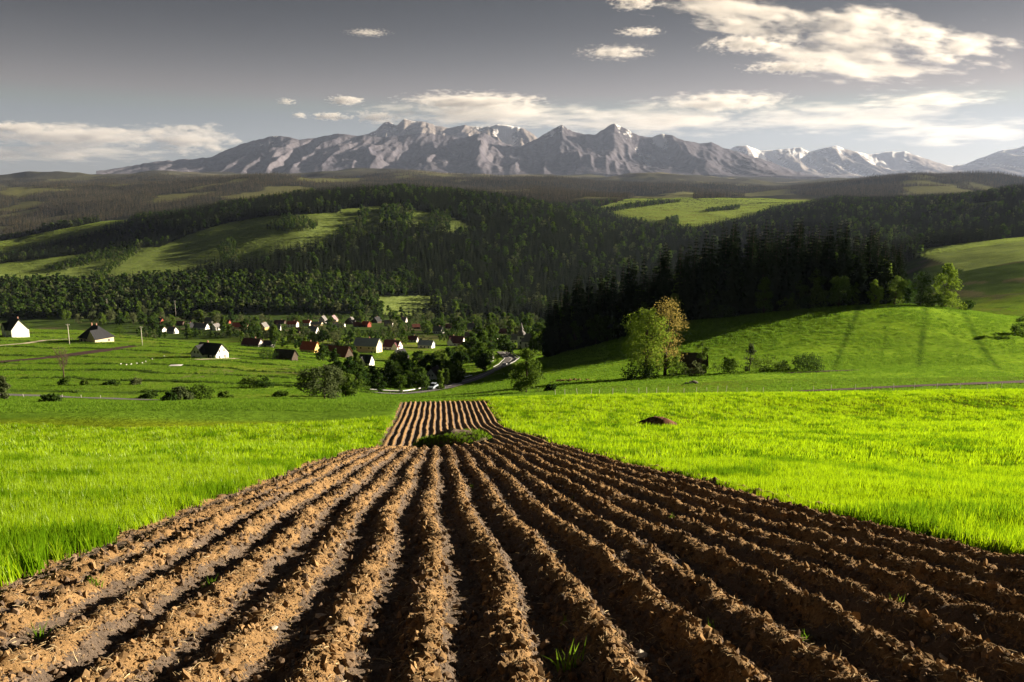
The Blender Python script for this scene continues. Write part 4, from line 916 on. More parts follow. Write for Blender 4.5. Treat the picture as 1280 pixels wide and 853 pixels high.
def barn():
    p = place(867, 186); rt = empty('barn', p + Vector((0, 0, -.1)), R(-8)); tag(rt, 'dark timber barn standing beside the two-coloured trees', 'barn')
    L, Wd, h, rh = 5.6, 4.2, 2.6, 2.4
    wb = MB(); prism(wb, L - .06, Wd - .06, h, rh, 0, -1); wb.build('wall', W_['wood'], rt)
    rf = MB(); gable_roof(rf, L, Wd, h, rh, .35); rf.build('roof', R_['wood'], rt)
    n = 18
    for k in range(n):                          # upright boards of the front wall
        w = L / n; b_ = MB(); b_.box(-L / 2 + k * w + .015, -L / 2 + (k + 1) * w - .015, -Wd / 2 - .035 - random.random() * .02, -Wd / 2 - .025, -.8, h - .05 - random.random() * .05); b_.build('board', W_['wood'], rt)
    d = MB(); d.box(-.8, .8, -Wd / 2 - .10, -Wd / 2 - .06, -.2, 2.1); d.build('door', M['door'], rt)
barn()
for i, (px, py) in enumerate([(216, 417), (226, 407), (262, 404), (318, 406), (345, 414), (372, 416), (392, 417), (447, 409), (486, 408), (520, 411), (548, 417), (560, 411), (590, 412), (628, 417), (640, 428), (582, 436)]):
    if i % 2: house('low dark shed with rusty roof tucked among the village trees', px, py, 8, 6, 2.6, 2.8, -20 + 9 * (i % 5), 'wood', 'brown', two('front', (-2, 1.6), .9), name='shed', cat='shed', group='sheds among the village trees')
    else: house('small pale house with grey roof tucked among the village trees', px, py, 9, 7, 3.4, 3.8, -24 + 8 * (i % 5), 'white', 'grey', two('front', (-2.6, 0, 2.6), 1.0) + two('right', (-1.4, 1.4), 1.0) + two('right', (0,), 3.6, .8, 1.0), chim=[(1.2, .4)], group='small houses among the village trees')
def gardens():
    n = 2600; X = rng.uniform(-330, 40, n); Y = rng.uniform(380, 860, n); px, py = project(X, Y, Z(X, Y))
    k = (px > 175) & (px < 680) & (py > 396) & (py < 438) & visible(X, Y, 3) & ~((px < 300) & (py > 424)); k &= fbm(X / 40, Y / 40, 3, 91) > -.25
    for hx, hy, hw in HOUSE_PX: k &= ~((np.abs(px - hx) < hw * .6) & (py > hy - 6) & (py < hy + 7))
    X, Y = X[k], Y[k]; scat3('garden_hedges', X, Y, Z(X, Y), rng.uniform(2.0, 6.5, len(X)), 13.0, bl_low, 'hedges and garden bushes between the village houses', 'hedge')
gardens()
def church():
    p = place(655, 480); rt = empty('church', p, R(-15)); tag(rt, 'small white church with grey onion-topped tower above the road bend', 'church')
    HOUSE_PX.append((655, 433, 24))
    nv = MB(); prism(nv, 11, 7, 5, 4, 5.0); nv.build('nave', W_['white'], rt); nr = MB(); gable_roof(nr, 11, 7, 5, 4, .4, .2, 5.0); nr.build('nave_roof', R_['grey'], rt)
    tw = MB(); tw.box(-3.6, .4, -2, 2, -2, 8); t = tw.build('tower', W_['white'], rt)
    sp = MB(); sp.tube([(-1.6, 0, 7.9), (-1.6, 0, 8.4), (-1.6, 0, 9.6), (-1.6, 0, 10.6), (-1.6, 0, 11.2), (-1.6, 0, 12.2), (-1.6, 0, 13.2), (-1.6, 0, 16)], [3.0, 2.7, 2.5, 1.6, .9, 1.2, .7, .05], 10); sp.build('spire', R_['grey'], rt, True)
    for k, z in enumerate((3.0, 5.8)):
        w = MB(); w.box(-2.1, -1.1, -2.06, -1.97, z, z + 1.5); w.build('window', M['glass'], rt)
    for k in range(3):
        w = MB(); w.box(1.6 + 2.8 * k, 2.5 + 2.8 * k, -3.56, -3.47, 1.6, 3.8); w.build('window', M['glass'], rt)
church()
valley_trees()

# ------------------------------------------------------------------ roads, tracks and ploughed strips
M['asphalt'] = plain('asphalt', (0.13, 0.125, 0.13), 0.85, 0.15, 0.6, 0.2, 0, 8); M['track'] = plain('pale_track', (0.42, 0.37, 0.28), 0.95, 0.2, 0.5, 0.4, 0, 5); M['tilled'] = plain('tilled_earth', (0.060, 0.038, 0.034), 0.95, 0.25, 0.4, 0.6, 0, 3)
M['line'] = plain('road_paint', (0.7, 0.7, 0.68), 0.7, 0.08)
def ribbon(name, pts, mat, lift=0.10, label=None, ends=True):
    """pts: world (x, y, width); a sheet draped on the ground"""
    P = []; 
    for (xa, ya, wa), (xb, yb, wb) in zip(pts[:-1], pts[1:]):
        n = max(2, int(math.hypot(xb - xa, yb - ya) / 1.2))
        for k in range(n): t = k / n; P.append((xa + (xb - xa) * t, ya + (yb - ya) * t, wa + (wb - wa) * t))
    P.append(pts[-1]); P = np.array(P); d = np.gradient(P[:, :2], axis=0); d /= np.linalg.norm(d, axis=1)[:, None] + 1e-9
    nr = np.stack([d[:, 1], -d[:, 0]], 1); c = np.linspace(-.5, .5, 9)
    XY = P[:, None, :2] + nr[:, None, :] * (c[None, :] * P[:, 2][:, None])[:, :, None]
    z = Z(XY[..., 0], XY[..., 1]) + lift
    V = np.concatenate([XY, z[..., None]], -1).reshape(-1, 3)
    o = obj(name, mesh_np(name, V, grid_faces(len(P), 9, True), mat, True)); o['kind'] = 'structure'
    return o
def wpts(l, dmin=100): return [(hit(px, py, dmin).x, hit(px, py, dmin).y, w) for px, py, w in l]
left_road = wpts([(-60,493,5.0),(0,494.5,5.0),(60,496,5.0),(120,498.5,4.6),(170,500.5,4),(206,501.5,3)])
ribbon('road', left_road, M['asphalt'], .16)
ribbon('ploughed_strip', wpts([(-40,456,8),(0,453,8.5),(60,448,9.5),(120,440,9),(168,433,5)]), M['tilled'], .18)
ribbon('ploughed_strip', wpts([(1000,490,2.0),(1060,487.5,3.6),(1150,483,4.6),(1300,477.5,5.5)]), M['tilled'], .15)
ribbon('ploughed_strip', wpts([(985,467,1.5),(1040,464.5,2.4),(1075,463.5,1.0)]), M['tilled'], .15)
ribbon('track', wpts([(-20,434,3),(30,430,4),(55,426,3),(95,424,2)]), M['track'], .15)
ribbon('track', wpts([(246,450,4),(290,449,3),(300,448,1.5)]), M['track'], .15)
RP = [place(a, d) for a, d in ((470, 190), (520, 196), (556, 215), (590, 262), (612, 300), (634, 345), (640, 390), (628, 440))]
road = [(p.x, p.y, 6.5) for p in RP]
ribbon('road', road, M['asphalt'], .30)
ribbon('road_marking', [(x, y, .22) for x, y, w in road], M['line'], .33)
def rail(pts, side, off, a, b):
    """crash barrier: posts and a folded beam"""
    P = [Vector((x, y, 0)) for x, y, w in pts]; r = None; seg = []
    for k in range(len(P) - 1):
        d = (P[k + 1] - P[k]); n = Vector((d.y, -d.x, 0)).normalized() * side * off; m = max(1, int(d.length / 2.5))
        for j in range(m): seg.append(P[k] + d * (j / m) + n)
    seg = seg[int(len(seg) * a):int(len(seg) * b)]
    for s in seg: s.z = Zs(s.x, s.y) + .25
    r = empty('crash_barrier', seg[0])
    mb = MB(); mb.tube([tuple(s + Vector((0, 0, .62)) - seg[0]) for s in seg], [.17] * len(seg), 5); mb.build('beam', M['metal'], r)
    for s in seg:
        q = MB(); q.box(-.05, .05, -.05, .05, -.4, .62); o = q.build('post', M['metal'], r); o.location = s - seg[0]
    return r
tag(rail(road, -1, 3.7, 0.0, .38), 'grey crash barrier along the road beyond the ploughed field', 'barrier')
tag(rail(road, 1, 3.7, .50, .95), 'grey crash barrier along the right verge of the road bend', 'barrier')
tag(rail(road, -1, 3.7, .56, .92), 'grey crash barrier along the left verge of the road bend', 'barrier')

# ------------------------------------------------------------------ cereal growing either side of the ploughed field
def tuft(seed, n, hgt, spread, wid, mat, bend=0.35, seg=3):
    rs = np.random.default_rng(seed); v, f = [], []
    for k in range(n):
        a = rs.random() * 6.283; r = spread * math.sqrt(rs.random()); x, y = math.cos(a) * r, math.sin(a) * r
        h = hgt * rs.uniform(.6, 1.1); b = rs.random() * 6.283; lean = h * rs.uniform(.05, bend); w = wid * rs.uniform(.7, 1.3); t = rs.random() * 3.14159
        dx, dy = math.cos(t) * w, math.sin(t) * w; base = len(v)
        for q in range(seg):
            s = q / seg; cx, cy = x + math.cos(b) * lean * s * s, y + math.sin(b) * lean * s * s; ww = 1 - .55 * s
            v += [(cx - dx * ww, cy - dy * ww, h * s - .03), (cx + dx * ww, cy + dy * ww, h * s - .03)]
        v.append((x + math.cos(b) * lean, y + math.sin(b) * lean, h * (1 - .25 * lean / h)))
        for q in range(seg - 1): f += [(base + 2 * q, base + 2 * q + 1, base + 2 * q + 3), (base + 2 * q, base + 2 * q + 3, base + 2 * q + 2)]
        f.append((base + 2 * seg - 2, base + 2 * seg - 1, base + 2 * seg))
    return mesh_np('grass_tuft', np.array(v), np.array(f), mat)
g_near = [obj('tuft_proto', tuft(300 + k, 16, .22, .10, .0055, M['grass']), None, False) for k in range(4)]
g_mid = [obj('tuft_proto', tuft(310 + k, 16, .27, .28, .017, M['grass'], .4, 2), None, False) for k in range(3)]
g_dark = [obj('tuft_proto', tuft(316, 15, .24, .10, .0055, M['grass2']), None, False), obj('tuft_proto', tuft(317, 16, .25, .28, .017, M['grass2'], .4, 2), None, False)]
def in_cereal(x, y, side, end):
    rel = field_rel(x, y)
    jag = 0.22 * fbm(x * 1.1, y * 1.1, 3, 81)
    return ((rel < FIELD_L - 0.18 + jag) if side < 0 else (rel > FIELD_R + 0.05 + jag)) & (y < end)
def grow(side, label):
    pts, rot, scl, vi = [], [], [], []
    for y0, y1, dens, big in ((6.5, 16, 120, 0), (16, 28, 60, 0), (28, 48, 13, 1), (48, 128, 5.0, 1)):
        x1 = 0.70 * y1 + 5; xa, xb = (-x1, 2 - .1 * y0 - 4) if side < 0 else (2 - .1 * y1 + 2, x1)
        n = int((xb - xa) * (y1 - y0) * dens); x = rng.uniform(xa, xb, n); y = rng.uniform(y0, y1, n)
        end = 88 + 0.10 * np.abs(x) * 0 + 3 * fbm(x / 12, y * 0, 2, 83) + np.clip((x + 14) * 0.9, -10, 14) if side < 0 else 124 + 2 * fbm(x / 12, y * 0, 2, 84)
        k = in_cereal(x, y, side, end) & (np.abs(x) < 0.69 * y + 4)
        th = fbm(x / 2.2, y / 1.2, 3, 85)
        k &= rng.random(n) < np.clip(1.0 + 1.1 * (th + .35), .35, 1)
        if side > 0: k &= ~((np.abs(y - 91 - .05 * x - 1.2 * fbm(x / 9, 0 * x, 2, 86)) < .35) & (x > 22)) 
        x, y, th = x[k], y[k], th[k]; n = len(x)
        pts.append(np.stack([x, y, Z(x, y) - .02], 1)); rot.append(np.stack([rng.normal(0, .12, n), rng.normal(0, .12, n), rng.random(n) * 6.283], 1))
        s = rng.uniform(.75, 1.2, n) * (1 + .5 * fbm(x / 2.4, y / 2.4, 3, 87)) * (1.0 + .25 * (y > 60)); scl.append(np.stack([s, s, s * (1 + .12 * th)], 1)); dkm = (fbm(x / 1.6 + 9, y / 2.4, 3, 89) + rng.normal(0, .22, n)) > .22; vi.append(np.where(dkm, 8 if big else 7, rng.integers(0, 4, n) if not big else 4 + rng.integers(0, 3, n)))
    o = scatter('cereal_crop', np.concatenate(pts), np.concatenate(rot), np.concatenate(scl), g_near + g_mid + g_dark, np.concatenate(vi)); tag(o, label, 'grass'); print('crop', sum(len(p) for p in pts))
grow(-1, 'bright green young cereal left of the ploughed field')
grow(1, 'bright green young cereal right of the ploughed field')
# rougher pasture further down
M['pasture'] = leaf_mat('pasture_grass', (0.080, 0.170, 0.012), (0.150, 0.255, 0.026), 0.5)
g_past = [obj('tuft_proto', tuft(320 + k, 14, .30, .55, .05, M['pasture'], .6, 2), None, False) for k in range(3)]
def pasture():
    n = 190000; y = 82 * (470 / 82.) ** rng.random(n); x = rng.uniform(-.74, .74, n) * y; px, py = project(x, y, Z(x, y)); rel = field_rel(x, y)
    k = ((rel < FIELD_L - .3) | (rel > FIELD_R + .3) | (y > FIELD_END + .3)) & ((rel < 0) | (y > 121)) & visible(x, y, .6)
    dk = fbm(x / 14, y / 14, 3, 88); k &= rng.random(n) < np.clip(.65 + dk, .15, 1)
    bn = np.abs(((y + 0.25 * x + 10 * fbm(x / 30, y / 30, 3, 5)) / 27.0) % 1 - 0.5); k &= ~((px < 480) & (y > 170) & (y < 460) & (bn < .09) & (rng.random(n) < .9))
    for (xa, ya), (xb, yb) in [((1040,465),(1072,388)),((1148,460),(1157,388)),((1252,462),(1205,390))]:
        t = np.clip((ya - py) / (ya - yb), 0, 1); k &= ~((np.abs(px - xa - (xb - xa) * (t ** 0.7 if xa > 1200 else t)) < 3.0) & (rng.random(n) < .75) & (py < ya) & (y > 160) & (y < 300))
    for r_, w_ in STRIPS:
        for (xa, ya, wa), (xb, yb, wb) in zip(r_[:-1], r_[1:]):
            t = np.clip(((x - xa) * (xb - xa) + (y - ya) * (yb - ya)) / ((xb - xa) ** 2 + (yb - ya) ** 2), 0, 1)
            k &= np.hypot(x - xa - t * (xb - xa), y - ya - t * (yb - ya)) > (wa + (wb - wa) * t) * .5 + .2
    x, y = x[k], y[k]; n = len(x); s = rng.uniform(.6, 1.25, n) * np.clip(y / 170, .8, 1.5)
    o = scatter('pasture_grass', np.stack([x, y, Z(x, y) - .03], 1), np.stack([rng.normal(0, .15, n), rng.normal(0, .15, n), rng.random(n) * 6.283], 1), np.stack([s, s, s * .85], 1), g_past, rng.integers(0, 3, n))
    tag(o, 'yellow green pasture grass on the slopes and the knoll', 'grass')
M['hill_grass'] = leaf_mat('hill_meadow_grass', (0.140, 0.200, 0.040), (0.220, 0.290, 0.066), 0.5)
g_hill = [obj('tuft_proto', tuft(330 + k, 26, .55, 1.7, .12, M['hill_grass'], .6, 2), None, False) for k in range(3)]
def hill_meadow():
    n = 420000; y = rng.uniform(850, 3100, n); x = rng.uniform(-.72, .72, n) * y; k = meadow_mask(x, y) & visible(x, y, 1) & (rng.random(n) < np.clip((y / 1900) ** 1.0, .3, 1)); x, y = x[k], y[k]; n = len(x)
    s = rng.uniform(.7, 1.3, n) * np.clip(y / 1300, .9, 1.8)
    o = scatter('hill_meadow_grass', np.stack([x, y, Z(x, y) - .05], 1), np.stack([rng.normal(0, .1, n), rng.normal(0, .1, n), rng.random(n) * 6.283], 1), np.stack([s, s, s], 1), g_hill, rng.integers(0, 3, n)); tag(o, 'dull green meadow grass in the clearings on the far hills', 'grass'); print('hill grass', n)
hill_meadow()
M['bank'] = leaf_mat('bank_grass', (0.030, 0.060, 0.010), (0.070, 0.115, 0.020), 0.35)
g_bank = [obj('tuft_proto', tuft(340 + k, 18, .62, .45, .05, M['bank'], .6, 2), None, False) for k in range(3)]
def banks():
    n = 60000; y = rng.uniform(165, 460, n); x = rng.uniform(-.69, -.08, n) * y; px, py = project(x, y, Z(x, y)); n1 = fbm(x / 30, y / 30, 3, 5)
    bn = np.abs(((y + 0.25 * x + 10 * n1) / 27.0) % 1 - 0.5); k = (px < 470) & (bn < .045 + .03 * fbm(x / 12, y / 12, 2, 95)) & visible(x, y, 1) & (fbm(x / 25, y / 8, 2, 96) > -.35)
    x, y = x[k], y[k]; n = len(x); s_ = rng.uniform(.6, 1.5, n)
    o = scatter('bank_grass', np.stack([x, y, Z(x, y) - .04], 1), np.stack([rng.normal(0, .15, n), rng.normal(0, .15, n), rng.random(n) * 6.283], 1), np.stack([s_, s_, s_], 1), g_bank, rng.integers(0, 3, n)); tag(o, 'lines of long dark grass along the banks between the terraces', 'grass')
banks()
STRIPS = [(left_road, 0), (road, 0)] + [(wpts(q), 0) for q in ([(-40,456,8),(0,453,8.5),(60,448,9.5),(120,440,9),(168,433,5)], [(1000,490,2.0),(1060,487.5,3.6),(1150,483,4.6),(1300,477.5,5.5)], [(985,467,1.5),(1040,464.5,2.4),(1075,463.5,1.0)], [(-20,434,3),(30,430,4),(55,426,3),(95,424,2)])]
pasture()

# ------------------------------------------------------------------ crumbs, straw and stones on the soil
def clod(seed, mat, sq=.75):
    bm = bmesh.new(); bmesh.ops.create_icosphere(bm, subdivisions=1, radius=1.0); rs = np.random.default_rng(seed)
    for v in bm.verts: v.co *= rs.uniform(.45, 1.25); v.co.z *= sq
    me = bpy.data.meshes.new('clod'); bm.to_mesh(me); bm.free(); me.materials.append(mat); return me
def chip_mat(name, a, b_):
    m, n, l, out = nmat(name); d = n.new('ShaderNodeBsdfDiffuse'); oi = n.new('ShaderNodeObjectInfo'); r = ramp(n, [(0, a), (1, b_)]); l.new(oi.outputs['Random'], r.inputs[0]); t = ntex(n, l, 3.0, 3)
    r2 = ramp(n, [(.3, (.7,) * 3), (.7, (1.25,) * 3)]); l.new(t.outputs[0], r2.inputs[0]); l.new(mixc(n, l, r.outputs[0], r2.outputs[0], 1.0, 'MULTIPLY'), d.inputs[0]); l.new(d.outputs[0], out.inputs[0]); return m
M['clod'] = chip_mat('soil_crumb', (0.105, 0.072, 0.042), (0.27, 0.172, 0.085)); M['clod_moist_shade'] = chip_mat('moist_shade_crumb', (0.080, 0.058, 0.043), (0.200, 0.142, 0.095)); M['straw'] = chip_mat('dry_straw', (0.22, 0.16, 0.085), (0.52, 0.42, 0.26)); M['stone'] = chip_mat('pale_stone', (0.30, 0.26, 0.21), (0.58, 0.54, 0.46))  # furrow crumbs darker: moist soil plus painted shade
def straw(seed):
    rs = np.random.default_rng(seed); mb = MB(); L = 1.0; p = [(-L, 0, 0), (-.2, rs.normal() * .15, .12), (.5, rs.normal() * .2, .05), (L, rs.normal() * .2, rs.normal() * .1)]; mb.tube(p, [.05, .08, .08, .04], 4); return mb.mesh('straw', M['straw'])
c_pro = [obj('clod_proto', clod(400 + k, M['clod'], .6 + .1 * k), None, False) for k in range(4)] + [obj('straw_proto', straw(410 + k), None, False) for k in range(3)] + [obj('clod_proto', clod(420 + k, M['clod_moist_shade'], .6 + .1 * k), None, False) for k in range(4)]
def field_points(n, y0, y1, pw=1.0):
    y = y0 * (y1 / y0) ** (rng.random(n) ** pw); rel = rng.uniform(FIELD_L - .35, FIELD_R + .2, n)
    x = rel + 0.9 - 0.1 * y - sway(y); k = np.abs(x) < .67 * y + 2.5; return x[k], y[k], rel[k]
def crumbs():
    x, y, rel = field_points(300000, 3.6, 44.0, 1.15); n = len(x); prof = .5 - .5 * np.cos(2 * np.pi * rel / SPACE)
    k = rng.random(n) < .35 + .65 * prof ** 1.2; x, y, rel, prof = x[k], y[k], rel[k], prof[k]; n = len(x)
    st = rng.random(n) < .10
    s = np.clip(.0040 * rng.pareto(2.1, n) + .0040, 0, .034) * (1 + y / 28.)
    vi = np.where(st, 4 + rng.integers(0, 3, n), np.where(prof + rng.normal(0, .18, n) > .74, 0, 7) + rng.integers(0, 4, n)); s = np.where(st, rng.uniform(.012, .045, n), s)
    z = Z(x, y) + soil_h(rel, y, x) + s * np.where(st, .2, .30)
    rot = np.where(st[:, None], np.stack([rng.normal(0, .35, n), rng.normal(0, .35, n), rng.random(n) * 6.28], 1), rng.random((n, 3)) * 6.28)
    sc = np.stack([s * rng.uniform(.8, 1.5, n), s * rng.uniform(.8, 1.2, n), s], 1)
    o = scatter('soil_crumbs', np.stack([x, y, z], 1), rot, sc, c_pro, vi); tag(o, 'crumbled soil and bits of straw strewn over the ridges', 'soil')
crumbs()
stone_me = [clod(430 + k, M['stone'], .55) for k in range(4)]; big_clod = [clod(440 + k, M['clod'], .65) for k in range(4)]
def soil_spot(px, py):
    p = hit(px, py, 2.0); rel = float(field_rel(p.x, p.y)); return p + Vector((0, 0, float(soil_h(np.array([rel]), np.array([p.y]), np.array([p.x]))[0])))
for i, (px, py, s, lab) in enumerate([(219, 714, .055, 'pale fist-sized stone on a ridge near the left edge of the ploughed field'), (155, 740, .03, 'small round yellowish stone in the second furrow from the left edge'), (424, 683, .028, 'small pale stone on a sunlit ridge crest'), (340, 783, .04, 'pale stone on the flank of a broad ridge'), (400, 757, .05, 'flat pale stone lying on the crest of a sunlit ridge'), (800, 805, .045, 'pale flat stone at the foot of a ridge among weeds'), (1180, 812, .04, 'grey stone on a shaded ridge flank at the right'), (1050, 760, .03, 'small grey stone half sunk in a shaded ridge')]):
    p = soil_spot(px, py); o = obj('stone', stone_me[i % 4]); o.location = p + Vector((0, 0, s * .25)); o.scale = (s * 1.3, s, s * .8); o.rotation_euler = (.2, .1, i * 1.3); tag(o, lab, 'stone')
weed_me = [tuft(450 + k, 16, .16, .06, .006, M['weed'], .7) for k in range(3)]
for i, (px, py, s, lab) in enumerate([(712, 822, 1.3, 'clump of green weeds in the furrow left of a pale flat stone'), (705, 775, .6, 'small weed sprouting on a ridge behind the larger weed clump'), (120, 735, .8, 'green weed in the furrow near the left cereal edge'), (45, 785, 1.0, 'low green weed patch in the outermost left furrow'), (890, 780, .7, 'single green blade tuft in a shaded furrow'), (1005, 795, .6, 'tiny weed on a shaded ridge flank'), (1120, 760, .8, 'upright weed on a ridge at the right'), (715, 620, .8, 'small weed on a ridge in the middle of the field'), (590, 605, .7, 'weed among the ridges below the grassy mound'), (262, 725, .8, 'weed growing beside a pale stone in the left furrows'), (840, 652, .7, 'weed on a ridge towards the right cereal')]):
    p = soil_spot(px, py); o = obj('weed', weed_me[i % 3]); o.location = p; o.scale = (s * 1.2, s * 1.2, s); o.rotation_euler = (0, 0, i); tag(o, lab, 'weed')

# ------------------------------------------------------------------ heaps
def heap(name, px, D, L, Wd, H, mat, label, cat, seed, rough=.35):
    p = place(px, D); n, m = 40, 18; V = []
    for i in range(m):
        for j in range(n):
            a = 2 * math.pi * j / n; q = i / (m - 1); c = math.cos(q * math.pi / 2)
            x, y = math.cos(a) * L / 2 * (1 - q), math.sin(a) * Wd / 2 * (1 - q)
            V.append((x, y, H * (1 - (1 - q) ** 2.0)))
    V = np.array(V); nz = fbm(V[:, 0] * 1.6 + seed, V[:, 1] * 1.6, 4, seed); V[:, 2] += H * rough * nz * np.clip(V[:, 2] / H * 2, .1, 1)
    V[:, 0] *= 1 + .12 * fbm(V[:, 1] * 1.1, V[:, 2] * 2 + seed, 3, seed + 1); V[:n, 2] -= .6
    gz = Z(V[:, 0] + p.x, V[:, 1] + p.y) - p.z; V[:, 2] += gz
    F = [(i * n + j, i * n + (j + 1) % n, (i + 1) * n + (j + 1) % n, (i + 1) * n + j) for i in range(m - 1) for j in range(n)]
    r = empty(name, p); tag(r, label, cat); obj('heap_body', mesh_np(name, V, np.array(F), mat, True), r); return r, p, V
M['dung'] = plain('dung', (0.15, 0.075, 0.05), 0.95, 0.4, 3, 1.0, 0, 9)
heap('manure_heap', 820, 76, 4.2, 2.6, .85, M['dung'], 'dark reddish manure heap lying in the right cereal', 'heap', 500)
mr, mp, mv = heap('soil_mound', 566, 53, 5.4, 3.4, .95, M['soil'], 'grass grown soil mound with bare brown top in the ploughed field', 'mound', 510, .3)
def mound_grass():
    rs = np.random.default_rng(9); P = []
    while len(P) < 900:
        v = mv[int(rs.integers(len(mv)))] ; q = v + rs.normal(0, .12, 3) * np.array([1, 1, 0])
        t = np.hypot(q[0] / 3.1, q[1] / 1.7)
        if t > .60 + rs.normal(0, .10) and t < 1.05: P.append((q[0], q[1], v[2] - .02 if t < .95 else Zs(q[0] + mp.x, q[1] + mp.y) - mp.z))
    T = tuft(460, 9, .2, .14, .012, M['weed'], .5, 2); tv = np.array([v.co for v in T.vertices]); tf = np.array([tuple(f.vertices) for f in T.polygons])
    V = np.concatenate([tv * rs.uniform(.6, 1.3) + np.array(p) for p in P]); F = np.concatenate([tf + k * len(tv) for k in range(len(P))])
    o = obj('grass_cover', mesh_np('grass_cover', V, F, M['weed']), mr); o['kind'] = 'stuff'
mound_grass()
def rubble(name, px, py, n, L, s, mat, label, cat):
    p = hit(px, py, 60); rs = np.random.default_rng(n); r = empty(name, p); tag(r, label, cat)
    for k in range(n):
        o = obj('stone', big_clod[k % 4] if mat == 'clod' else rock_me[k % 4], r); x = rs.uniform(-.5, .5) * L; y = rs.normal(0, .4); q = s * rs.uniform(.6, 1.3)
        o.location = (x, y, Zs(p.x + x, p.y + y) - p.z + q * .35 + (.35 * rs.random() if abs(x) < L * .3 else 0)); o.scale = (q * 1.4, q, q * .8); o.rotation_euler = (0, 0, rs.random() * 6)
M['rock'] = chip_mat('grey_rock', (0.10, 0.09, 0.085), (0.22, 0.20, 0.19)); rock_me = [clod(470 + k, M['rock'], .6) for k in range(4)]
rubble('stone_pile', 865, 480, 16, 2.4, .38, 'stone', 'small grey stone pile on the pasture in front of the barn', 'stone pile')
rubble('earth_bank', 712, 477, 26, 10, .38, 'clod', 'low brown bank of earth clods on the pasture edge', 'earth bank')

# ------------------------------------------------------------------ fence posts, poles, vehicles, small things
def post_line(px_py, label, group, h=1.15):
    for i, (px, py) in enumerate(px_py):
        p = hit(px, py, 95); o_ = MB(); w = .045
        o_.tube([(0, 0, -.4), (0, 0, h * .9), (0, 0, h)], [w, w, w * .6], 6)
        o = o_.build('fence_post', M['post']); o.location = p; o.rotation_euler = (random.gauss(0, .06), random.gauss(0, .06), 0); o.scale = (1, 1, random.uniform(.75, 1.1)); tag(o, label, 'post', group)
post_line([(693 + 14.5 * k + random.uniform(-4, 4), 494.5 - 0.012 * k * 14.5 + random.uniform(-.8, .8)) for k in range(15)], 'thin pale post in the fence below the two-coloured trees', 'fence posts below the two-coloured trees')
post_line([(905 + 27 * k + random.uniform(-6, 6), 491.5 - 0.0135 * k * 27 + random.uniform(-.8, .8)) for k in range(15)], 'thin pale post in the fence along the long brown strip', 'fence posts along the brown strip')
post_line([(30 + 24 * k, 497.5 + .2 * k) for k in range(5)], 'low white marker post beside the left road', 'marker posts by the left road', .8)
def pole(px, py, npx, label, arm=True):
    p = hit(px, py, 150); H = hgt_px(npx, p.y); r = empty('utility_pole', p); tag(r, label, 'pole')
    mb = MB(); mb.tube([(0, 0, -.6), (0, 0, H)], [.16, .11], 8); mb.build('shaft', M['post'], r, True)
    if arm:
        a = MB(); a.box(-.8, .8, -.05, .05, H - .5, H - .38); ao = a.build('cross_arm', M['post'], r)
        for k in (-.7, 0, .7):
            i = MB(); i.tube([(k, 0, H - .38), (k, 0, H - .15)], [.05, .07], 6); i.build('insulator', M['white'], ao)
pole(87, 431, 26, 'pale utility pole on the slope between the two left-hand houses'); pole(178, 432, 24, 'pale utility pole right of the dark hipped house'); pole(220, 396, 20, 'slim utility pole against the wood above the village'); pole(135, 392, 18, 'slim utility pole against the wood above the dark hipped house')
def car(p, yaw, mat, label):
    r = empty('car', p, yaw); tag(r, label, 'car')
    sec = [(-2.1, .35), (-2.15, .75), (-1.9, .95), (-1.2, 1.0), (.75, 1.0), (1.95, .85), (2.15, .6), (2.1, .35)]
    b_ = MB(); n = len(sec); b_.add([(x, -.85, z) for x, z in sec] + [(x, .85, z) for x, z in sec], [tuple(range(n))] + [tuple(range(2 * n - 1, n - 1, -1))] + [(k, k + n, (k + 1) % n + n, (k + 1) % n) for k in range(n)]); b_.build('body', mat, r)
    c_ = MB(); cs = [(-1.7, .98), (-1.2, 1.42), (.1, 1.45), (.95, .98)]; c_.add([(x, -.72 if z < 1 else -.6, z) for x, z in cs] + [(x, .72 if z < 1 else .6, z) for x, z in cs], [(0, 1, 2, 3), (7, 6, 5, 4), (0, 4, 5, 1), (2, 6, 7, 3), (0, 3, 7, 4)]); c_.build('cabin_glass', M['glass'], r)
    t_ = MB(); t_.box(-1.22, .12, -.6, .6, 1.435, 1.50); t_.build('roof_panel', mat, r)
    for wx in (-1.3, 1.35):
        for wy in (-.82, .82):
            w = MB(); w.tube([(wx, wy - .1, .32), (wx, wy + .1, .32)], [.33, .33], 12); wo_ = w.build('wheel', M['tyre'], r); h_ = MB(); h_.tube([(wx, wy - .11, .32), (wx, wy + .11, .32)], [.18, .18], 8); h_.build('rim', M['metal'], wo_)
    for wy in (-.6, .6):
        q = MB(); q.box(2.08, 2.16, wy - .18, wy + .18, .6, .75); q.build('headlight', M['white'], r)
M['tyre'] = plain('tyre_rubber', (.02, .02, .02), .8, .1); M['carblue'] = plain('silver_blue_paint', (.30, .36, .45), .3, .03); M['carwhite'] = plain('white_car_paint', (.75, .75, .76), .3, .03)
def on_road(k, t, off):
    (xa, ya, _), (xb, yb, _) = road[k], road[k + 1]; d = Vector((xb - xa, yb - ya, 0)).normalized(); q = Vector((xa + (xb - xa) * t, ya + (yb - ya) * t, 0)) + Vector((d.y, -d.x, 0)) * off; q.z = Zs(q.x, q.y) + .31; return q, math.atan2(d.y, d.x)
q, a = on_road(1, .75, -1.5); car(q, a + math.pi, M['carblue'], 'silver blue car on the road just beyond the ploughed field')
q, a = on_road(4, .6, 1.6); car(q, a, M['carwhite'], 'white car driving round the road bend in the valley')
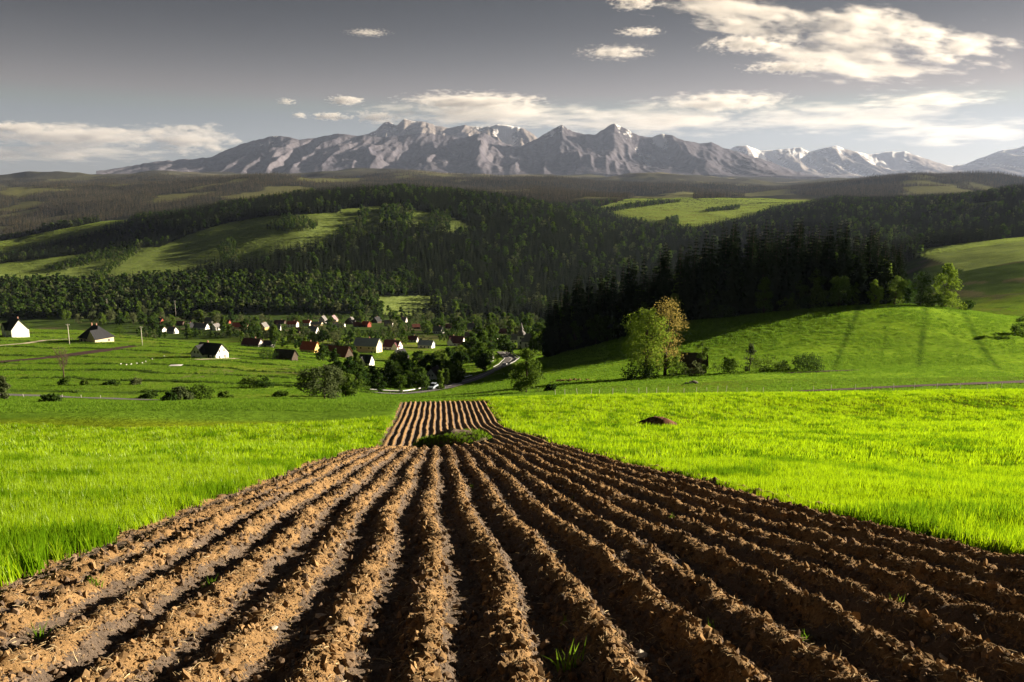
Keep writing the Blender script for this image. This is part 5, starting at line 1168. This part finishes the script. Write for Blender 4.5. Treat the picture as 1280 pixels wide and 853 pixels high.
for i, (px, py) in enumerate([(151, 456), (158, 457), (164, 456.5), (171, 455), (178, 454.5), (182, 453), (190, 450), (205, 446)]):
    p = hit(px, py, 150); o = obj('white_bundle', clod(520 + i, M['white'], .8)); o.location = p + Vector((0, 0, .2)); o.scale = (.38, .3, .35); o.rotation_euler = (0, 0, i); tag(o, 'small white bundle lying on the meadow terrace below the utility pole', 'bundle', 'white bundles on the terrace')
p = hit(220, 458, 150); tp = MB(); tp.add([(-2, -1.1, .12), (2.1, -1, .18), (2, 1.2, .2), (-2.1, 1, .15), (0, .1, .32)], [(0, 1, 4), (1, 2, 4), (2, 3, 4), (3, 0, 4)]); o = tp.build('tarpaulin', M['white']); o.location = p + Vector((0, 0, .15)); tag(o, 'white tarpaulin spread on bare ground left of the white cottage', 'tarpaulin')

# ------------------------------------------------------------------ clouds
def cloud(px, py, wpx, hpx, D, dens, label, seed, thr=0.0, scale=2.2, tilt=0.0, group=None, depth=0.8, dark=0.72, flat=False):
    X, dy, dz = ray(px, py); s = D / dy; c = Vector((X * s, D, dz * s)); rx = wpx / FPX * s / 2; rz = hpx / FPX * s / 2; ry = rx * depth
    bm = bmesh.new(); bmesh.ops.create_icosphere(bm, subdivisions=3, radius=1.0); me = bpy.data.meshes.new('cloud'); bm.to_mesh(me); bm.free()
    m, n, l, out = nmat('cloud_vapour'); v = n.new('ShaderNodeVolumePrincipled'); v.inputs['Anisotropy'].default_value = 0.3; v.inputs['Color'].default_value = (dark, dark * .985, dark * .97, 1)
    tc = n.new('ShaderNodeTexCoord'); ln = n.new('ShaderNodeVectorMath'); ln.operation = 'LENGTH'; l.new(tc.outputs['Object'], ln.inputs[0])
    mp = n.new('ShaderNodeMapping'); mp.inputs['Scale'].default_value = ((rx / max(rz, 1) * (.16 if flat else .28 if wpx > 200 else .4)), ry / max(rz, 1) * (.16 if flat else .4), 1.0); mp.inputs['Location'].default_value = (seed * 3.7, seed * 1.9, seed * .7); l.new(tc.outputs['Object'], mp.inputs[0])
    nz = n.new('ShaderNodeTexNoise'); nz.inputs['Scale'].default_value = scale; nz.inputs['Detail'].default_value = 5; nz.inputs['Roughness'].default_value = .62; l.new(mp.outputs[0], nz.inputs['Vector'])
    # noise + (1 - r) against a threshold
    a1 = n.new('ShaderNodeMath'); a1.operation = 'MULTIPLY_ADD'; l.new(ln.outputs['Value'], a1.inputs[0]); a1.inputs[1].default_value = -0.80; a1.inputs[2].default_value = 0.43 - 1.2
    a2 = n.new('ShaderNodeMath'); a2.operation = 'MULTIPLY_ADD'; l.new(nz.outputs[0], a2.inputs[0]); a2.inputs[1].default_value = 2.4; l.new(a1.outputs[0], a2.inputs[2])
    mr_ = n.new('ShaderNodeMapRange'); mr_.inputs['From Min'].default_value = thr; mr_.inputs['From Max'].default_value = thr + (.5 if not flat else .9); mr_.inputs['To Min'].default_value = 0; mr_.inputs['To Max'].default_value = dens / max(rz, 1); l.new(a2.outputs[0], mr_.inputs['Value'])
    l.new(mr_.outputs[0], v.inputs['Density']); l.new(v.outputs[0], out.inputs['Volume']); me.materials.append(m)
    o = obj('cloud', me); o.location = c; o.scale = (rx, ry, rz); o.rotation_euler = (0, -tilt, 0); tag(o, label, 'cloud', group); return o
CL = [(930, 22, 230, 56, 26000, 3, 'broad cream cloud at the upper end of the sunlit cloud bank'), (1075, 38, 230, 60, 26500, 3, 'thick sunlit cloud in the middle of the cloud bank'), (1185, 58, 190, 44, 27000, 2.5, 'pale cloud at the lower end of the cloud bank near the glow'),
      (1050, 78, 290, 26, 27500, 1.5, 'thin grey cloud layer beneath the cloud bank'), (940, 55, 130, 18, 27500, 1.5, 'narrow cream streak below the broad cream cloud'), (985, 84, 110, 12, 28000, 1.2, 'thin wisp below the narrow cream streak'),
      (800, 40, 60, 9, 28000, 1.5, 'small flat cloud streak left of the cloud bank'), (795, 4, 70, 14, 27000, 1.5, 'small cream cloud above the flat streak'), (770, 66, 100, 14, 28500, .8, 'faint wisp below the small flat streak'), (460, 41, 60, 6, 30000, .5, 'faint lone wisp high over the mountains'),
      (590, 127, 190, 17, 60000, 2.0, 'long cloud with glowing top over the highest peaks'), (600, 144, 300, 34, 62000, 1.5, 'flat grey cloud cap behind the highest peaks'), (905, 128, 180, 24, 60000, 1.2, 'cream cloud above the pointed peaks'), (820, 152, 360, 34, 64000, 0.8, 'wide mauve cloud layer behind the pointed peaks'), (1060, 148, 320, 36, 64000, 0.7, 'wide pale cloud layer above the snowy range'), (1200, 165, 240, 34, 66000, 0.6, 'glowing low cloud above the right-hand snowy peak'), (1160, 125, 200, 20, 60000, 0.6, 'thin bright cloud near the glow'),
      (358, 127, 26, 8, 60000, 2, 'tiny puff of cloud above the long ridge'), (375, 144, 24, 9, 60000, 2, 'small oval cloud puff above the rounded summit'), (432, 126, 52, 13, 60000, 2.5, 'small bright cloud beside the long glowing cloud'), (413, 146, 54, 10, 60000, 2.5, 'flat little cloud between the two puffs'), (470, 147, 56, 16, 60000, 2.5, 'small cream cloud touching the highest peaks'),
      (235, 174, 130, 36, 60000, 2.5, 'bright billowing cloud rising beside the long ridge'), (95, 170, 260, 24, 61000, 2, 'long cream cloud bank low over the left hills'), (70, 190, 300, 26, 63000, .8, 'hazy grey cloud layer low over the left hills'), (20, 160, 120, 14, 60500, 2, 'bright cloud top at the outer end of the low bank')]
for i, (px, py, w, h, D, dn, lab) in enumerate(CL): cloud(px, py, w * 1.22, h * 1.3, D * (1.75 if D < 40000 else 1.0), dn * (0.9 if i < 10 else 0.8), lab, i + 1, thr=(.13 if i < 3 else 0.0), flat=(i in (3, 11, 13, 14, 15, 16, 24)), tilt=R(-9) if i < 4 else 0)
